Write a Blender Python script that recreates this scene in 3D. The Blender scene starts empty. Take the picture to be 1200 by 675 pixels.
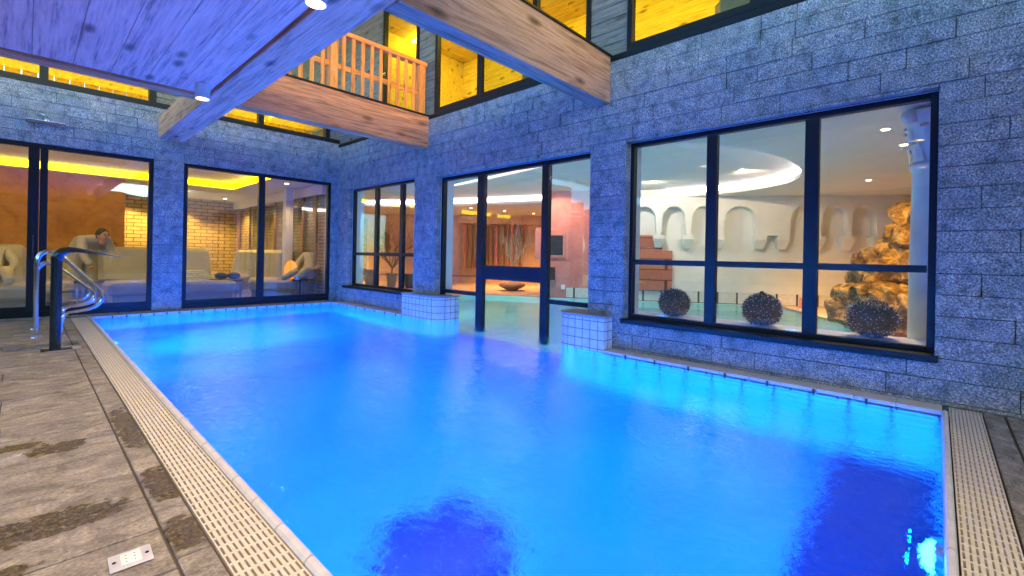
import bpy, bmesh, math, random
from math import pi, sin, cos, radians
from mathutils import Vector, Matrix, noise
random.seed(7)
S = bpy.context.scene
C = S.collection

# ---------------------------------------------------------------- materials
def mat(name):
    m = bpy.data.materials.new(name); m.use_nodes = True
    nt = m.node_tree; nt.nodes.clear()
    out = nt.nodes.new('ShaderNodeOutputMaterial')
    return m, nt, out
def N(nt, t, **kw):
    n = nt.nodes.new(t)
    for k, v in kw.items():
        if k in n.inputs: n.inputs[k].default_value = v
        else: setattr(n, k, v)
    return n
def L(nt, a, b): nt.links.new(a, b)
def ramp(nt, fac, stops):
    r = nt.nodes.new('ShaderNodeValToRGB'); e = r.color_ramp.elements
    while len(e) > 1: e.remove(e[-1])
    e[0].position = stops[0][0]; e[0].color = tuple(stops[0][1]) + (1,)
    for p, c in stops[1:]:
        x = e.new(p); x.color = tuple(c) + (1,)
    L(nt, fac, r.inputs[0]); return r.outputs[0]
def coords(nt, scale=(1, 1, 1), rot=(0, 0, 0), src='Object'):
    tc = nt.nodes.new('ShaderNodeTexCoord'); mp = nt.nodes.new('ShaderNodeMapping')
    mp.inputs['Scale'].default_value = scale; mp.inputs['Rotation'].default_value = rot
    L(nt, tc.outputs[src], mp.inputs[0]); return mp.outputs[0]
def mix(nt, fac, a, b, blend='MIX'):
    n = nt.nodes.new('ShaderNodeMix'); n.data_type = 'RGBA'; n.blend_type = blend
    for s, v in ((n.inputs[0], fac), (n.inputs[6], a), (n.inputs[7], b)):
        if hasattr(v, 'is_linked') or hasattr(v, 'links'): L(nt, v, s)
        elif isinstance(v, (int, float)): s.default_value = v
        else: s.default_value = tuple(v) + (1,)
    return n.outputs[2]
def bump(nt, h, strength=.3, dist=.01, prev=None):
    b = N(nt, 'ShaderNodeBump', Strength=strength, Distance=dist); L(nt, h, b.inputs['Height'])
    if prev: L(nt, prev, b.inputs['Normal'])
    return b.outputs[0]
def pbsdf(nt, out, col, rough=.6, metal=0, normal=None, **kw):
    p = N(nt, 'ShaderNodeBsdfPrincipled', Roughness=rough if isinstance(rough, (int, float)) else .5, Metallic=metal)
    if hasattr(col, 'links'): L(nt, col, p.inputs['Base Color'])
    else: p.inputs['Base Color'].default_value = tuple(col) + (1,)
    if hasattr(rough, 'links'): L(nt, rough, p.inputs['Roughness'])
    if normal: L(nt, normal, p.inputs['Normal'])
    for k, v in kw.items(): p.inputs[k.replace('_', ' ')].default_value = v
    L(nt, p.outputs[0], out.inputs[0]); return p
def plain(name, col, rough=.5, metal=0, var=.12, nscale=8, bmp=.05, **kw):
    m, nt, out = mat(name)
    n = N(nt, 'ShaderNodeTexNoise', Scale=nscale, Detail=5.0); L(nt, coords(nt), n.inputs[0])
    c = ramp(nt, n.outputs[0], [(.3, [x*(1-var) for x in col]), (.7, [min(1, x*(1+var)) for x in col])])
    n2 = N(nt, 'ShaderNodeTexNoise', Scale=nscale*8, Detail=4.0); L(nt, coords(nt), n2.inputs[0])
    pbsdf(nt, out, c, rough, metal, bump(nt, n2.outputs[0], bmp, .01) if bmp else None, **kw); return m
def emis(name, col, s):
    m, nt, out = mat(name); e = N(nt, 'ShaderNodeEmission', Strength=s); e.inputs[0].default_value = tuple(col)+(1,)
    L(nt, e.outputs[0], out.inputs[0]); return m
def math_(nt, op, a, b=None, clamp=False):
    n = nt.nodes.new('ShaderNodeMath'); n.operation = op; n.use_clamp = clamp
    for i, v in enumerate((a, b)):
        if v is None: continue
        if hasattr(v, 'links'): L(nt, v, n.inputs[i])
        else: n.inputs[i].default_value = v
    return n.outputs[0]

def granite():
    m, nt, out = mat('granite')
    co = coords(nt)
    a = nt.nodes.new('ShaderNodeAttribute'); a.attribute_name = 'tint'
    n1 = N(nt, 'ShaderNodeTexNoise', Scale=95.0, Detail=6.0, Roughness=.8); L(nt, co, n1.inputs[0])
    n2 = N(nt, 'ShaderNodeTexNoise', Scale=9.0, Detail=5.0, Roughness=.65); L(nt, co, n2.inputs[0])
    v = N(nt, 'ShaderNodeTexVoronoi', Scale=130.0); L(nt, co, v.inputs[0])
    c = ramp(nt, n1.outputs[0], [(.34, (.02, .025, .03)), (.45, (.15, .17, .18)), (.53, (.36, .38, .39)), (.63, (.8, .8, .8))])
    c2 = ramp(nt, n2.outputs[0], [(.3, (.38, .42, .4)), (.45, (.85, .87, .87)), (.6, (1.1, 1.1, 1.1)), (.75, (1.4, 1.4, 1.4))])
    c = mix(nt, 1, c, c2, 'MULTIPLY')
    n3 = N(nt, 'ShaderNodeTexNoise', Scale=2.3, Detail=4.0, Roughness=.6); L(nt, co, n3.inputs[0])
    c = mix(nt, 1, c, ramp(nt, n3.outputs[0], [(.35, (.72, .8, .78)), (.5, (1, 1, 1)), (.66, (1.12, 1.03, .92))]), 'MULTIPLY')
    c = mix(nt, 1, c, a.outputs[0], 'MULTIPLY')
    h = math_(nt, 'ADD', math_(nt, 'MULTIPLY', n2.outputs[0], 1.4), math_(nt, 'MULTIPLY', n1.outputs[0], .7))
    h = math_(nt, 'ADD', h, math_(nt, 'MULTIPLY', v.outputs[0], .25))
    pbsdf(nt, out, c, .55, 0, bump(nt, h, 1, .014)); return m

def wood(name, c1, c2, c3, axis, rough=.6, scale=1, plank=0, knots=True, tint=None):
    m, nt, out = mat(name)
    sc = [14*scale]*3; sc[axis] = .9*scale
    co = coords(nt, sc)
    n0 = N(nt, 'ShaderNodeTexNoise', Scale=.6, Detail=3.0); L(nt, co, n0.inputs[0])
    n1 = N(nt, 'ShaderNodeTexNoise', Scale=1.6, Detail=9.0, Roughness=.68, Distortion=1.1); L(nt, co, n1.inputs[0])
    sc2 = [60*scale]*3; sc2[axis] = 2.2*scale
    n2 = N(nt, 'ShaderNodeTexNoise', Scale=1.4, Detail=6.0, Roughness=.6); L(nt, coords(nt, sc2), n2.inputs[0])
    f = math_(nt, 'ADD', math_(nt, 'MULTIPLY', n1.outputs[0], .62), math_(nt, 'MULTIPLY', n2.outputs[0], .38))
    c = ramp(nt, f, [(.37, c3), (.46, c2), (.54, c1), (.66, [min(1, x*1.25) for x in c1])])
    h = f
    if knots:
        s3 = [5.5*scale]*3; s3[axis] = 2.1*scale
        v = N(nt, 'ShaderNodeTexVoronoi', Scale=1.0, Randomness=1.0); L(nt, coords(nt, s3), v.inputs[0])
        k = ramp(nt, v.outputs[0], [(.06, (.1, .06, .04)), (.13, (.5, .4, .34)), (.22, (1, 1, 1))])
        c = mix(nt, .85, c, k, 'MULTIPLY')
    a = nt.nodes.new('ShaderNodeAttribute'); a.attribute_name = 'tint'
    if tint: c = mix(nt, 1, c, a.outputs[0], 'MULTIPLY')
    pbsdf(nt, out, c, rough, 0, bump(nt, h, .55, .006)); return m

def paving():
    m, nt, out = mat('quartzite_paving')
    co = coords(nt); a = nt.nodes.new('ShaderNodeAttribute'); a.attribute_name = 'tint'
    n1 = N(nt, 'ShaderNodeTexNoise', Scale=5.0, Detail=8.0, Roughness=.7, Distortion=.8); L(nt, coords(nt, (1.4, 2.0, 1)), n1.inputs[0])
    n2 = N(nt, 'ShaderNodeTexNoise', Scale=90.0, Detail=5.0, Roughness=.7); L(nt, coords(nt, (.8, 1.2, 1)), n2.inputs[0])
    c = ramp(nt, n1.outputs[0], [(.3, (.1, .095, .085)), (.44, (.24, .225, .205)), (.56, (.38, .355, .315)), (.7, (.58, .53, .46))])
    g = ramp(nt, n2.outputs[0], [(.3, (.45, .45, .45)), (.5, (1, 1, 1)), (.68, (1.5, 1.5, 1.5))])
    c = mix(nt, 1, c, g, 'MULTIPLY'); c = mix(nt, 1, c, a.outputs[0], 'MULTIPLY'); c = mix(nt, 1, c, (.7, .69, .65), 'MULTIPLY')
    # damp, algae-brown stains of their own shape
    sep = nt.nodes.new('ShaderNodeSeparateXYZ'); L(nt, co, sep.inputs[0])
    wob = N(nt, 'ShaderNodeTexNoise', Scale=22.0, Detail=4.0); L(nt, co, wob.inputs[0])
    tot = None
    for (cx, cy, rx, ry) in ((.405, 3.32, .055, .42), (.405, 2.42, .052, .19), (.0, 2.33, .3, .105), (.4, 1.94, .055, .13),
                             (.12, 3.2, .11, .085), (-.06, 3.33, .14, .05), (-.1, 2.06, .14, .05), (-.35, 2.9, .25, .09)):
        dx = math_(nt, 'DIVIDE', math_(nt, 'SUBTRACT', sep.outputs[0], cx), rx)
        dy = math_(nt, 'DIVIDE', math_(nt, 'SUBTRACT', sep.outputs[1], cy), ry)
        d = math_(nt, 'ADD', math_(nt, 'POWER', math_(nt, 'ABSOLUTE', dx), 3.0), math_(nt, 'POWER', math_(nt, 'ABSOLUTE', dy), 3.0))
        d = math_(nt, 'ADD', d, math_(nt, 'MULTIPLY', math_(nt, 'SUBTRACT', wob.outputs[0], .5), 3.4))
        e = math_(nt, 'MULTIPLY', math_(nt, 'SUBTRACT', 1.15, d), 2.2, True)
        tot = e if tot is None else math_(nt, 'MAXIMUM', tot, e)
    n3 = N(nt, 'ShaderNodeTexNoise', Scale=60.0, Detail=5.0, Roughness=.7); L(nt, co, n3.inputs[0])
    sc = ramp(nt, n3.outputs[0], [(.36, (.012, .01, .003)), (.5, (.05, .038, .017)), (.66, (.18, .14, .08))])
    c = mix(nt, math_(nt, 'MULTIPLY', tot, .92), c, sc)
    h = math_(nt, 'ADD', n1.outputs[0], math_(nt, 'MULTIPLY', n2.outputs[0], .5))
    rg = math_(nt, 'SUBTRACT', .55, math_(nt, 'MULTIPLY', tot, .28))
    pbsdf(nt, out, c, rg, 0, bump(nt, h, .7, .01)); return m

def tiles(name, c1, grout, w, h, off=0., rough=.25, msz=.006, bmp=.4, axes='yz', c2=None):
    m, nt, out = mat(name)
    tc = nt.nodes.new('ShaderNodeTexCoord'); sp = nt.nodes.new('ShaderNodeSeparateXYZ'); cb = nt.nodes.new('ShaderNodeCombineXYZ')
    L(nt, tc.outputs['Object'], sp.inputs[0]); ix = 'xyz'
    if axes == 'box':
        su = math_(nt, 'ADD', sp.outputs[0], sp.outputs[1]); L(nt, su, cb.inputs[0]); L(nt, sp.outputs[2], cb.inputs[1])
    else:
        L(nt, sp.outputs[ix.index(axes[0])], cb.inputs[0]); L(nt, sp.outputs[ix.index(axes[1])], cb.inputs[1])
    b = N(nt, 'ShaderNodeTexBrick', Scale=1.0); b.offset = off; b.inputs['Brick Width'].default_value = w; b.inputs['Row Height'].default_value = h
    b.inputs['Mortar Size'].default_value = msz; b.inputs['Mortar Smooth'].default_value = .2
    b.inputs['Color1'].default_value = tuple(c1)+(1,); b.inputs['Color2'].default_value = tuple(c2 or [x*.93 for x in c1])+(1,)
    b.inputs['Mortar'].default_value = tuple(grout)+(1,)
    L(nt, cb.outputs[0], b.inputs[0])
    n = N(nt, 'ShaderNodeTexNoise', Scale=14.0, Detail=5.0); L(nt, tc.outputs['Object'], n.inputs[0])
    c = mix(nt, .35, b.outputs[0], ramp(nt, n.outputs[0], [(.3, (.6, .6, .6)), (.7, (1.2, 1.2, 1.2))]), 'MULTIPLY')
    hh = math_(nt, 'ADD', math_(nt, 'MULTIPLY', b.outputs[1], -1.), math_(nt, 'MULTIPLY', n.outputs[0], .6 if bmp > .6 else .15))
    pbsdf(nt, out, c, rough, 0, bump(nt, hh, bmp, .01)); return m

def basin_mat(floor=False):
    m, nt, out = mat('pool_floor' if floor else 'pool_tile')
    tc = nt.nodes.new('ShaderNodeTexCoord'); sp = nt.nodes.new('ShaderNodeSeparateXYZ'); L(nt, tc.outputs['Object'], sp.inputs[0])
    cb = nt.nodes.new('ShaderNodeCombineXYZ'); L(nt, math_(nt, 'ADD', sp.outputs[0], sp.outputs[1]), cb.inputs[0]); L(nt, math_(nt, 'ADD', sp.outputs[2], 10.04), cb.inputs[1])
    b = N(nt, 'ShaderNodeTexBrick', Scale=1.0); b.offset = 0; b.inputs['Brick Width'].default_value = .25; b.inputs['Row Height'].default_value = .125
    b.inputs['Mortar Size'].default_value = .009; b.inputs['Color1'].default_value = (.04, .66, .85, 1); b.inputs['Color2'].default_value = (.035, .62, .83, 1)
    b.inputs['Mortar'].default_value = (.01, .04, .1, 1); L(nt, cb.outputs[0], b.inputs[0])
    # ragged dark patch on the water, its shade painted into the floor colour
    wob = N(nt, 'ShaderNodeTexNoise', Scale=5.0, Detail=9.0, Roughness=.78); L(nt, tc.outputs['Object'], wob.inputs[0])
    dx = math_(nt, 'DIVIDE', math_(nt, 'SUBTRACT', sp.outputs[0], SHADEX), SHADERX); dy = math_(nt, 'DIVIDE', math_(nt, 'SUBTRACT', sp.outputs[1], SHADEY), SHADERY)
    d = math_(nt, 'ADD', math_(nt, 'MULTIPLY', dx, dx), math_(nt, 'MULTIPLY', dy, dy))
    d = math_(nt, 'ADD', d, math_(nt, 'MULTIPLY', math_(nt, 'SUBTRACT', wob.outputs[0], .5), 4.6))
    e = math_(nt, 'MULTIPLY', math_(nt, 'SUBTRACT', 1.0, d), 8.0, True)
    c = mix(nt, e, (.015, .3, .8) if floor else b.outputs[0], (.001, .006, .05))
    n = N(nt, 'ShaderNodeTexNoise', Scale=1.1, Detail=4.0); L(nt, tc.outputs['Object'], n.inputs[0])
    c = mix(nt, .8, c, ramp(nt, n.outputs[0], [(.35, (.72, .72, .78)), (.65, (1.1, 1.1, 1.1))]), 'MULTIPLY')
    pbsdf(nt, out, c, .4); return m

def water_mat():
    m, nt, out = mat('water')
    g = N(nt, 'ShaderNodeBsdfGlass', Roughness=.0, IOR=1.33); g.inputs[0].default_value = (.8, .975, 1, 1)
    n1 = N(nt, 'ShaderNodeTexNoise', Scale=3.4, Detail=3.0, Roughness=.5, Distortion=.4); L(nt, coords(nt, (1, 1, 1)), n1.inputs[0])
    n2 = N(nt, 'ShaderNodeTexNoise', Scale=17.0, Detail=5.0, Roughness=.62, Distortion=.7); L(nt, coords(nt, (1.3, .9, 1), (0, 0, .8)), n2.inputs[0])
    h = math_(nt, 'ADD', n1.outputs[0], math_(nt, 'MULTIPLY', n2.outputs[0], .5))
    L(nt, bump(nt, h, .25, .04), g.inputs['Normal']); L(nt, g.outputs[0], out.inputs[0]); return m

def glass_mat(name, refl=1.0, tint=(.93, .96, .95), base=.06):
    m, nt, out = mat(name)
    t = N(nt, 'ShaderNodeBsdfTransparent'); t.inputs[0].default_value = tuple(tint)+(1,)
    g = N(nt, 'ShaderNodeBsdfGlossy', Roughness=.015)
    lw = N(nt, 'ShaderNodeLayerWeight', Blend=.5)
    f_ = math_(nt, 'ADD', math_(nt, 'MULTIPLY', math_(nt, 'POWER', lw.outputs['Facing'], 5.0), .7), base)
    n = N(nt, 'ShaderNodeTexNoise', Scale=2.0, Detail=1.0); L(nt, coords(nt), n.inputs[0]); nb = bump(nt, n.outputs[0], .1, .01)
    L(nt, nb, g.inputs['Normal'])
    mx = nt.nodes.new('ShaderNodeMixShader')
    L(nt, math_(nt, 'MULTIPLY', f_, refl, True), mx.inputs[0]); L(nt, t.outputs[0], mx.inputs[1]); L(nt, g.outputs[0], mx.inputs[2])
    L(nt, mx.outputs[0], out.inputs[0]); return m

def stucco(name, c, dark, nscale=2.5):
    m, nt, out = mat(name)
    n = N(nt, 'ShaderNodeTexNoise', Scale=nscale, Detail=7.0, Roughness=.65, Distortion=.6); L(nt, coords(nt), n.inputs[0])
    col = ramp(nt, n.outputs[0], [(.3, dark), (.6, c), (.8, [min(1, x*1.15) for x in c])])
    n2 = N(nt, 'ShaderNodeTexNoise', Scale=40.0, Detail=5.0); L(nt, coords(nt), n2.inputs[0])
    pbsdf(nt, out, col, .8, 0, bump(nt, n2.outputs[0], .3, .01)); return m

def rock_mat():
    m, nt, out = mat('rock')
    n = N(nt, 'ShaderNodeTexNoise', Scale=5.0, Detail=10.0, Roughness=.72, Distortion=.5); L(nt, coords(nt), n.inputs[0])
    c = ramp(nt, n.outputs[0], [(.36, (.035, .02, .01)), (.48, (.2, .11, .05)), (.58, (.5, .34, .17)), (.7, (.75, .58, .36))])
    pbsdf(nt, out, c, .8, 0, bump(nt, n.outputs[0], 1, .08)); return m

SHADEX, SHADEY, SHADERX, SHADERY = 1.62, 2.0, .4, .42  # centre and radii of the shade patch painted on the pool floor

M = dict(
    granite=granite(), dark=plain('joint_backing', (.02, .025, .035), .9),
    frame=plain('anthracite_frame', (.004, .006, .009), .42, .0, var=.1, nscale=3, bmp=.02, Specular_IOR_Level=.3),
    clad=wood('weathered_cladding', (.2, .21, .2), (.13, .14, .135), (.06, .065, .065), 1, knots=True, tint=True),
    beam=wood('larch_beam_cross', (.8, .27, .09), (.6, .18, .055), (.24, .065, .02), 0, scale=.8),
    beamy=wood('larch_beam_long', (.9, .42, .24), (.7, .3, .16), (.32, .12, .06), 1, scale=.8),
    ceil=wood('larch_ceiling', (.97, .52, .36), (.82, .41, .28), (.36, .16, .11), 1, scale=.75, tint=True),
    beamg=wood('larch_beam_grey', (.5, .25, .14), (.36, .16, .085), (.13, .055, .025), 0, scale=.8),
    rail=wood('rail_timber', (.9, .3, .05), (.7, .2, .03), (.36, .09, .015), 2, scale=1.3),
    railx=wood('rail_timber_cross', (.9, .3, .05), (.7, .2, .03), (.36, .09, .015), 0, scale=1.3),
    fringe=plain('dark_underlay', (.055, .02, .016), .8),
    pave=paving(), joint=plain('mortar_joint', (.07, .06, .05), .9, nscale=30),
    coping=plain('coping_ceramic', (.58, .56, .52), .3, var=.08, nscale=20, bmp=.05), jointd=plain('coping_joint', (.05, .045, .04), .8),
    grate=plain('grating_plastic', (.58, .54, .45), .42, var=.1, nscale=25),
    channel=plain('channel_dark', (.025, .022, .018), .8),
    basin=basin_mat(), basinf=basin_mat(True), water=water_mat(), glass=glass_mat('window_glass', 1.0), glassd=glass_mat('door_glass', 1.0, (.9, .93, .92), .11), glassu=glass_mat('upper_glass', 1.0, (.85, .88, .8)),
    steel=plain('polished_steel', (.6, .6, .61), .14, 1, var=.03, bmp=0), darksteel=plain('bronzed_steel', (.045, .06, .07), .22, .85, var=.1, bmp=0),
    white=plain('white_plaster', (.74, .74, .71), .8, nscale=3, var=.05), ceilw=plain('ceiling_plaster', (.74, .72, .68), .85, nscale=2, var=.04),
    tile=tiles('pillar_tile', (.68, .7, .72), (.12, .13, .15), .1, .1, 0, .2, .004, .3, 'box'),
    tileband=tiles('tile_band', (.74, .73, .7), (.06, .06, .06), .14, .6, 0, .25, .008, .3, 'box'),
    capst=plain('cap_stone', (.3, .31, .32), .5, nscale=60, var=.35),
    pink=stucco('pink_stucco', (.62, .25, .22), (.5, .17, .15)), ochre=stucco('ochre_stucco', (.58, .27, .04), (.36, .13, .015)),
    sand=stucco('sand_plaster', (.7, .5, .36), (.6, .4, .28)),
    brick=tiles('split_stone', (.62, .47, .27), (.16, .1, .05), .3, .1, .5, .85, .01, 1.0, 'xz', (.46, .33, .18)),
    bricky=tiles('split_stone_side', (.5, .4, .28), (.13, .09, .05), .26, .075, .5, .85, .008, 1.0, 'yz', (.36, .27, .17)),
    redbrick=tiles('terracotta_blocks', (.5, .17, .1), (.1, .04, .03), .5, .25, .5, .8, .012, .6, 'box', (.42, .13, .08)),
    rock=rock_mat(), marble=plain('column_marble', (.72, .71, .7), .45, nscale=5, var=.1, bmp=.1),
    leather=plain('cream_leather', (.42, .4, .3), .5, nscale=4, var=.06), quilt=plain('towel_white', (.8, .79, .75), .9, nscale=30, var=.08, bmp=.4),
    black=plain('black_wood', (.02, .02, .022), .5), teal=plain('inner_tile', (.45, .72, .6), .4, nscale=2),
    ball=plain('seed_ball', (.045, .03, .04), .6, nscale=20, var=.5), tip=plain('seed_tip', (.7, .62, .66), .5),
    bark=plain('pale_bark', (.62, .55, .45), .8, nscale=30, var=.3), barkd=plain('dark_bark', (.16, .1, .06), .8, nscale=30, var=.3),
    pot=plain('clay_pot', (.3, .17, .11), .6), potg=plain('grey_pot', (.28, .31, .36), .5), potd=plain('dark_pot', (.06, .06, .07), .5),
    skin=plain('skin', (.5, .27, .17), .55, nscale=6, var=.05, bmp=0), robe=plain('robe', (.5, .47, .38), .95, nscale=18, var=.06, bmp=.5),
    hair=plain('hair', (.05, .03, .02), .7, nscale=40), orange=emis('orange_lamp', (1, .23, .03), 1.5),
    cove_w=emis('cove_white', (1, .8, .86), 8.5), cove_y=emis('cove_yellow', (1, .62, .0), 9), bulb=emis('warm_bulb', (1, .66, .28), 14),
    upl=stucco('upper_room', (.62, .52, .14), (.5, .42, .1)), strip=emis('upper_strip', (1, .72, .03), 42), stripc=emis('clerestory_strip', (1, .62, .02), 11),
    poollamp=emis('pool_lamp', (.05, .55, 1), 6), switch=plain('plastic_white', (.8, .8, .78), .4, bmp=0),
    drape=wood('wood_panel', (.36, .22, .13), (.25, .14, .08), (.12, .06, .04), 2, knots=False), dglass=plain('dark_picture', (.03, .035, .045), .1),
    hedge=plain('added_hedge_leaves', (.03, .06, .025), .8, nscale=9, var=.6),
    shade_slat=plain('dark_shade_slats', (.004, .02, .13), .5),  # dark colour standing for the unlit floor at the near end
    socketp=plain('brushed_plate', (.62, .64, .68), .35, .4, bmp=0), pinkp=plain('pink_paint', (.6, .24, .2), .7),
    upclad=wood('upper_boards', (.8, .62, .12), (.66, .5, .08), (.4, .26, .04), 1, knots=True),
)

# ---------------------------------------------------------------- helpers
def obj(name, bm, m, parent=None, smooth=False, mats=None):
    me = bpy.data.meshes.new(name)
    bmesh.ops.recalc_face_normals(bm, faces=bm.faces)
    bm.to_mesh(me); bm.free()
    o = bpy.data.objects.new(name, me); C.objects.link(o)
    for x in (mats or [m]): me.materials.append(M[x] if isinstance(x, str) else x)
    if smooth:
        for p in me.polygons: p.use_smooth = True
    if parent: o.parent = parent
    return o
def tag(o, label, cat, group=None):
    o['label'] = label; o['category'] = cat
    if group: o['group'] = group
    return o
def thing(name, label, cat, loc=(0, 0, 0), rz=0, group=None):
    o = bpy.data.objects.new(name, None); C.objects.link(o); o.location = loc; o.rotation_euler = (0, 0, rz)
    return tag(o, label, cat, group)
def struct(name, bm, m, **k):
    o = obj(name, bm, m, **k); o['kind'] = 'structure'; return o
def dup(root, loc, rz, label, group=None):
    r = root.copy(); C.objects.link(r); r.location = loc; r.rotation_euler = (0, 0, rz); r['label'] = label
    if group: r['group'] = group
    for ch in list(root.children):
        c = ch.copy(); C.objects.link(c); c.parent = r
        for g in ch.children:
            d = g.copy(); C.objects.link(d); d.parent = c
    return r
def B(): return bmesh.new()
def box(bm, x0, x1, y0, y1, z0, z1, bev=0, tint=None):
    vs = [bm.verts.new(p) for p in ((x0,y0,z0),(x1,y0,z0),(x1,y1,z0),(x0,y1,z0),(x0,y0,z1),(x1,y0,z1),(x1,y1,z1),(x0,y1,z1))]
    fs = [bm.faces.new([vs[i] for i in f]) for f in ((0,3,2,1),(4,5,6,7),(0,1,5,4),(1,2,6,5),(2,3,7,6),(3,0,4,7))]
    if bev:
        es = list({e for f in fs for e in f.edges})
        r = bmesh.ops.bevel(bm, geom=es, offset=bev, segments=1, affect='EDGES'); fs = [f for f in fs if f.is_valid] + r['faces']
    if tint is not None:
        ly = bm.loops.layers.float_color.get('tint') or bm.loops.layers.float_color.new('tint')
        for f in set(fs):
            if f.is_valid:
                for l in f.loops: l[ly] = (tint[0], tint[1], tint[2], 1)
    return vs
def cyl(bm, c, r0, r1, h, n=24, axis=(0, 0, 1)):
    q = Vector((0, 0, 1)).rotation_difference(Vector(axis)).to_matrix().to_4x4()
    bmesh.ops.create_cone(bm, cap_ends=True, segments=n, radius1=r0, radius2=r1, depth=h, matrix=Matrix.Translation(Vector(c)) @ q @ Matrix.Translation((0, 0, h/2)))
def tube(bm, pts, r, n=10, closed=False, r1=None):
    pts = [Vector(p) for p in pts]; rings = []
    up = Vector((0, 0, 1)); prevn = None
    for i, p in enumerate(pts):
        a = pts[max(i-1, 0)]; b = pts[min(i+1, len(pts)-1)]; t = (b-a).normalized()
        if prevn is None:
            prevn = t.cross(up if abs(t.z) < .9 else Vector((1, 0, 0))).normalized()
        else: prevn = (prevn - t*prevn.dot(t)).normalized()
        bn = t.cross(prevn); rr = r if r1 is None else r+(r1-r)*i/(len(pts)-1)
        rings.append([bm.verts.new(p + (prevn*cos(2*pi*k/n)+bn*sin(2*pi*k/n))*rr) for k in range(n)])
    for a, b in zip(rings, rings[1:]):
        for k in range(n): bm.faces.new((a[k], a[(k+1) % n], b[(k+1) % n], b[k]))
    bm.faces.new(rings[0][::-1]); bm.faces.new(rings[-1])
def lathe(bm, prof, n=32, c=(0, 0, 0), wav=None):
    rings = []
    for r, z in prof:
        rings.append([bm.verts.new((c[0]+(r*(1+(wav(k/n*2*pi, z) if wav else 0)))*cos(2*pi*k/n), c[1]+(r*(1+(wav(k/n*2*pi, z) if wav else 0)))*sin(2*pi*k/n), c[2]+z)) for k in range(n)])
    for a, b in zip(rings, rings[1:]):
        for k in range(n): bm.faces.new((a[k], a[(k+1) % n], b[(k+1) % n], b[k]))
    bm.faces.new(rings[0][::-1]); bm.faces.new(rings[-1])
def poly_prism(bm, pts, z0, z1):
    a = [bm.verts.new((x, y, z0)) for x, y in pts]; b = [bm.verts.new((x, y, z1)) for x, y in pts]
    bm.faces.new(a[::-1]); bm.faces.new(b); n = len(pts)
    for i in range(n): bm.faces.new((a[i], a[(i+1) % n], b[(i+1) % n], b[i]))
def smooth_path(pts, sub=6):
    P = [Vector(p) for p in pts]; out = []
    for i in range(len(P)-1):
        p0, p1, p2, p3 = P[max(i-1, 0)], P[i], P[i+1], P[min(i+2, len(P)-1)]
        for s in range(sub):
            t = s/sub; out.append(.5*((2*p1)+(p2-p0)*t+(2*p0-5*p1+4*p2-p3)*t*t+(-p0+3*p1-3*p2+p3)*t**3))
    out.append(P[-1]); return out

# ---------------------------------------------------------------- layout
XB, YA = 4.465, 9.2           # faces of the two granite walls
PX0, PX1, PY0, PY1 = .668, 4.27, -.03, 9.0
ZW = -.022
W3 = (.01, 2.5, .33, 2.27); W2 = (2.96, 5.85, -.6, 2.24); W1 = (6.45, 8.75, .33, 2.3)

# granite masonry built from separate blocks laid in courses
def masonry(bm, u0, u1, z0, z1, holes, place, off, seed, lo=.2, hi=.95, ch=.1515):
    rnd = random.Random(seed)
    k0 = math.floor((z0-off)/ch); z = off+k0*ch
    while z < z1-1e-4:
        a, b = max(z, z0), min(z+ch, z1)
        edges = sorted({u0, u1, *[e for h in holes for e in h[:2] if u0 < e < u1 and h[2] < b-.002 and h[3] > a+.002]})
        for s0, s1 in zip(edges, edges[1:]):
            mid = (s0+s1)/2; za, zb = a, b; skip = False
            for h in holes:
                if h[0] <= mid <= h[1]:
                    if h[2] <= za+.01 and h[3] >= zb-.01: skip = True
                    elif h[3] > za and h[3] < zb: za = h[3]
                    elif h[2] < zb and h[2] > za: zb = h[2]
            if skip or zb-za < .012: continue
            u = s0
            while u < s1-.001:
                w = rnd.uniform(lo, hi); e = u+w
                if s1-e < .17: e = s1
                t = rnd.uniform(.7, 1.22); gg = rnd.uniform(-.07, .05)
                place(bm, u+.002, e-.002, za+.0019, zb-.0019, rnd.uniform(0, .012), (t*(1+gg), t, t*(1-gg)))
                u = e
        z += ch
def placeB(bm, a, b, z0, z1, j, t): box(bm, XB-j, XB+.06, a, b, z0, z1, .003, t)
def placeA(bm, a, b, z0, z1, j, t): box(bm, a, b, YA-j, YA+.06, z0, z1, .003, t)

def frame_grid(bm, axis, plane, d, u0, u1, z0, z1, us, zs, w=.05, wm=.09, zt=.055, skip_bottom=False):
    """window frame: border plus mullions (list of (centre, half width, z0, z1)) and transoms (z0,z1,u0,u1)"""
    def bx(a, b, c, e, dd=d):
        o_ = (d-dd)*.5
        if axis == 'x': box(bm, plane+o_, plane+d-o_, a, b, c, e, .003)
        else: box(bm, a, b, plane+o_, plane+d-o_, c, e, .003)
    bx(u0, u0+w, z0, z1); bx(u1-w, u1, z0, z1); bx(u0+w, u1-w, z1-w, z1)
    if not skip_bottom: bx(u0+w, u1-w, z0, z0+w*1.3)
    for c, hw, a, b in us: bx(c-hw, c+hw, a, b, d*.93)
    for a, b, c, e in zs: bx(c, e, a, b, d*.82)

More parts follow.
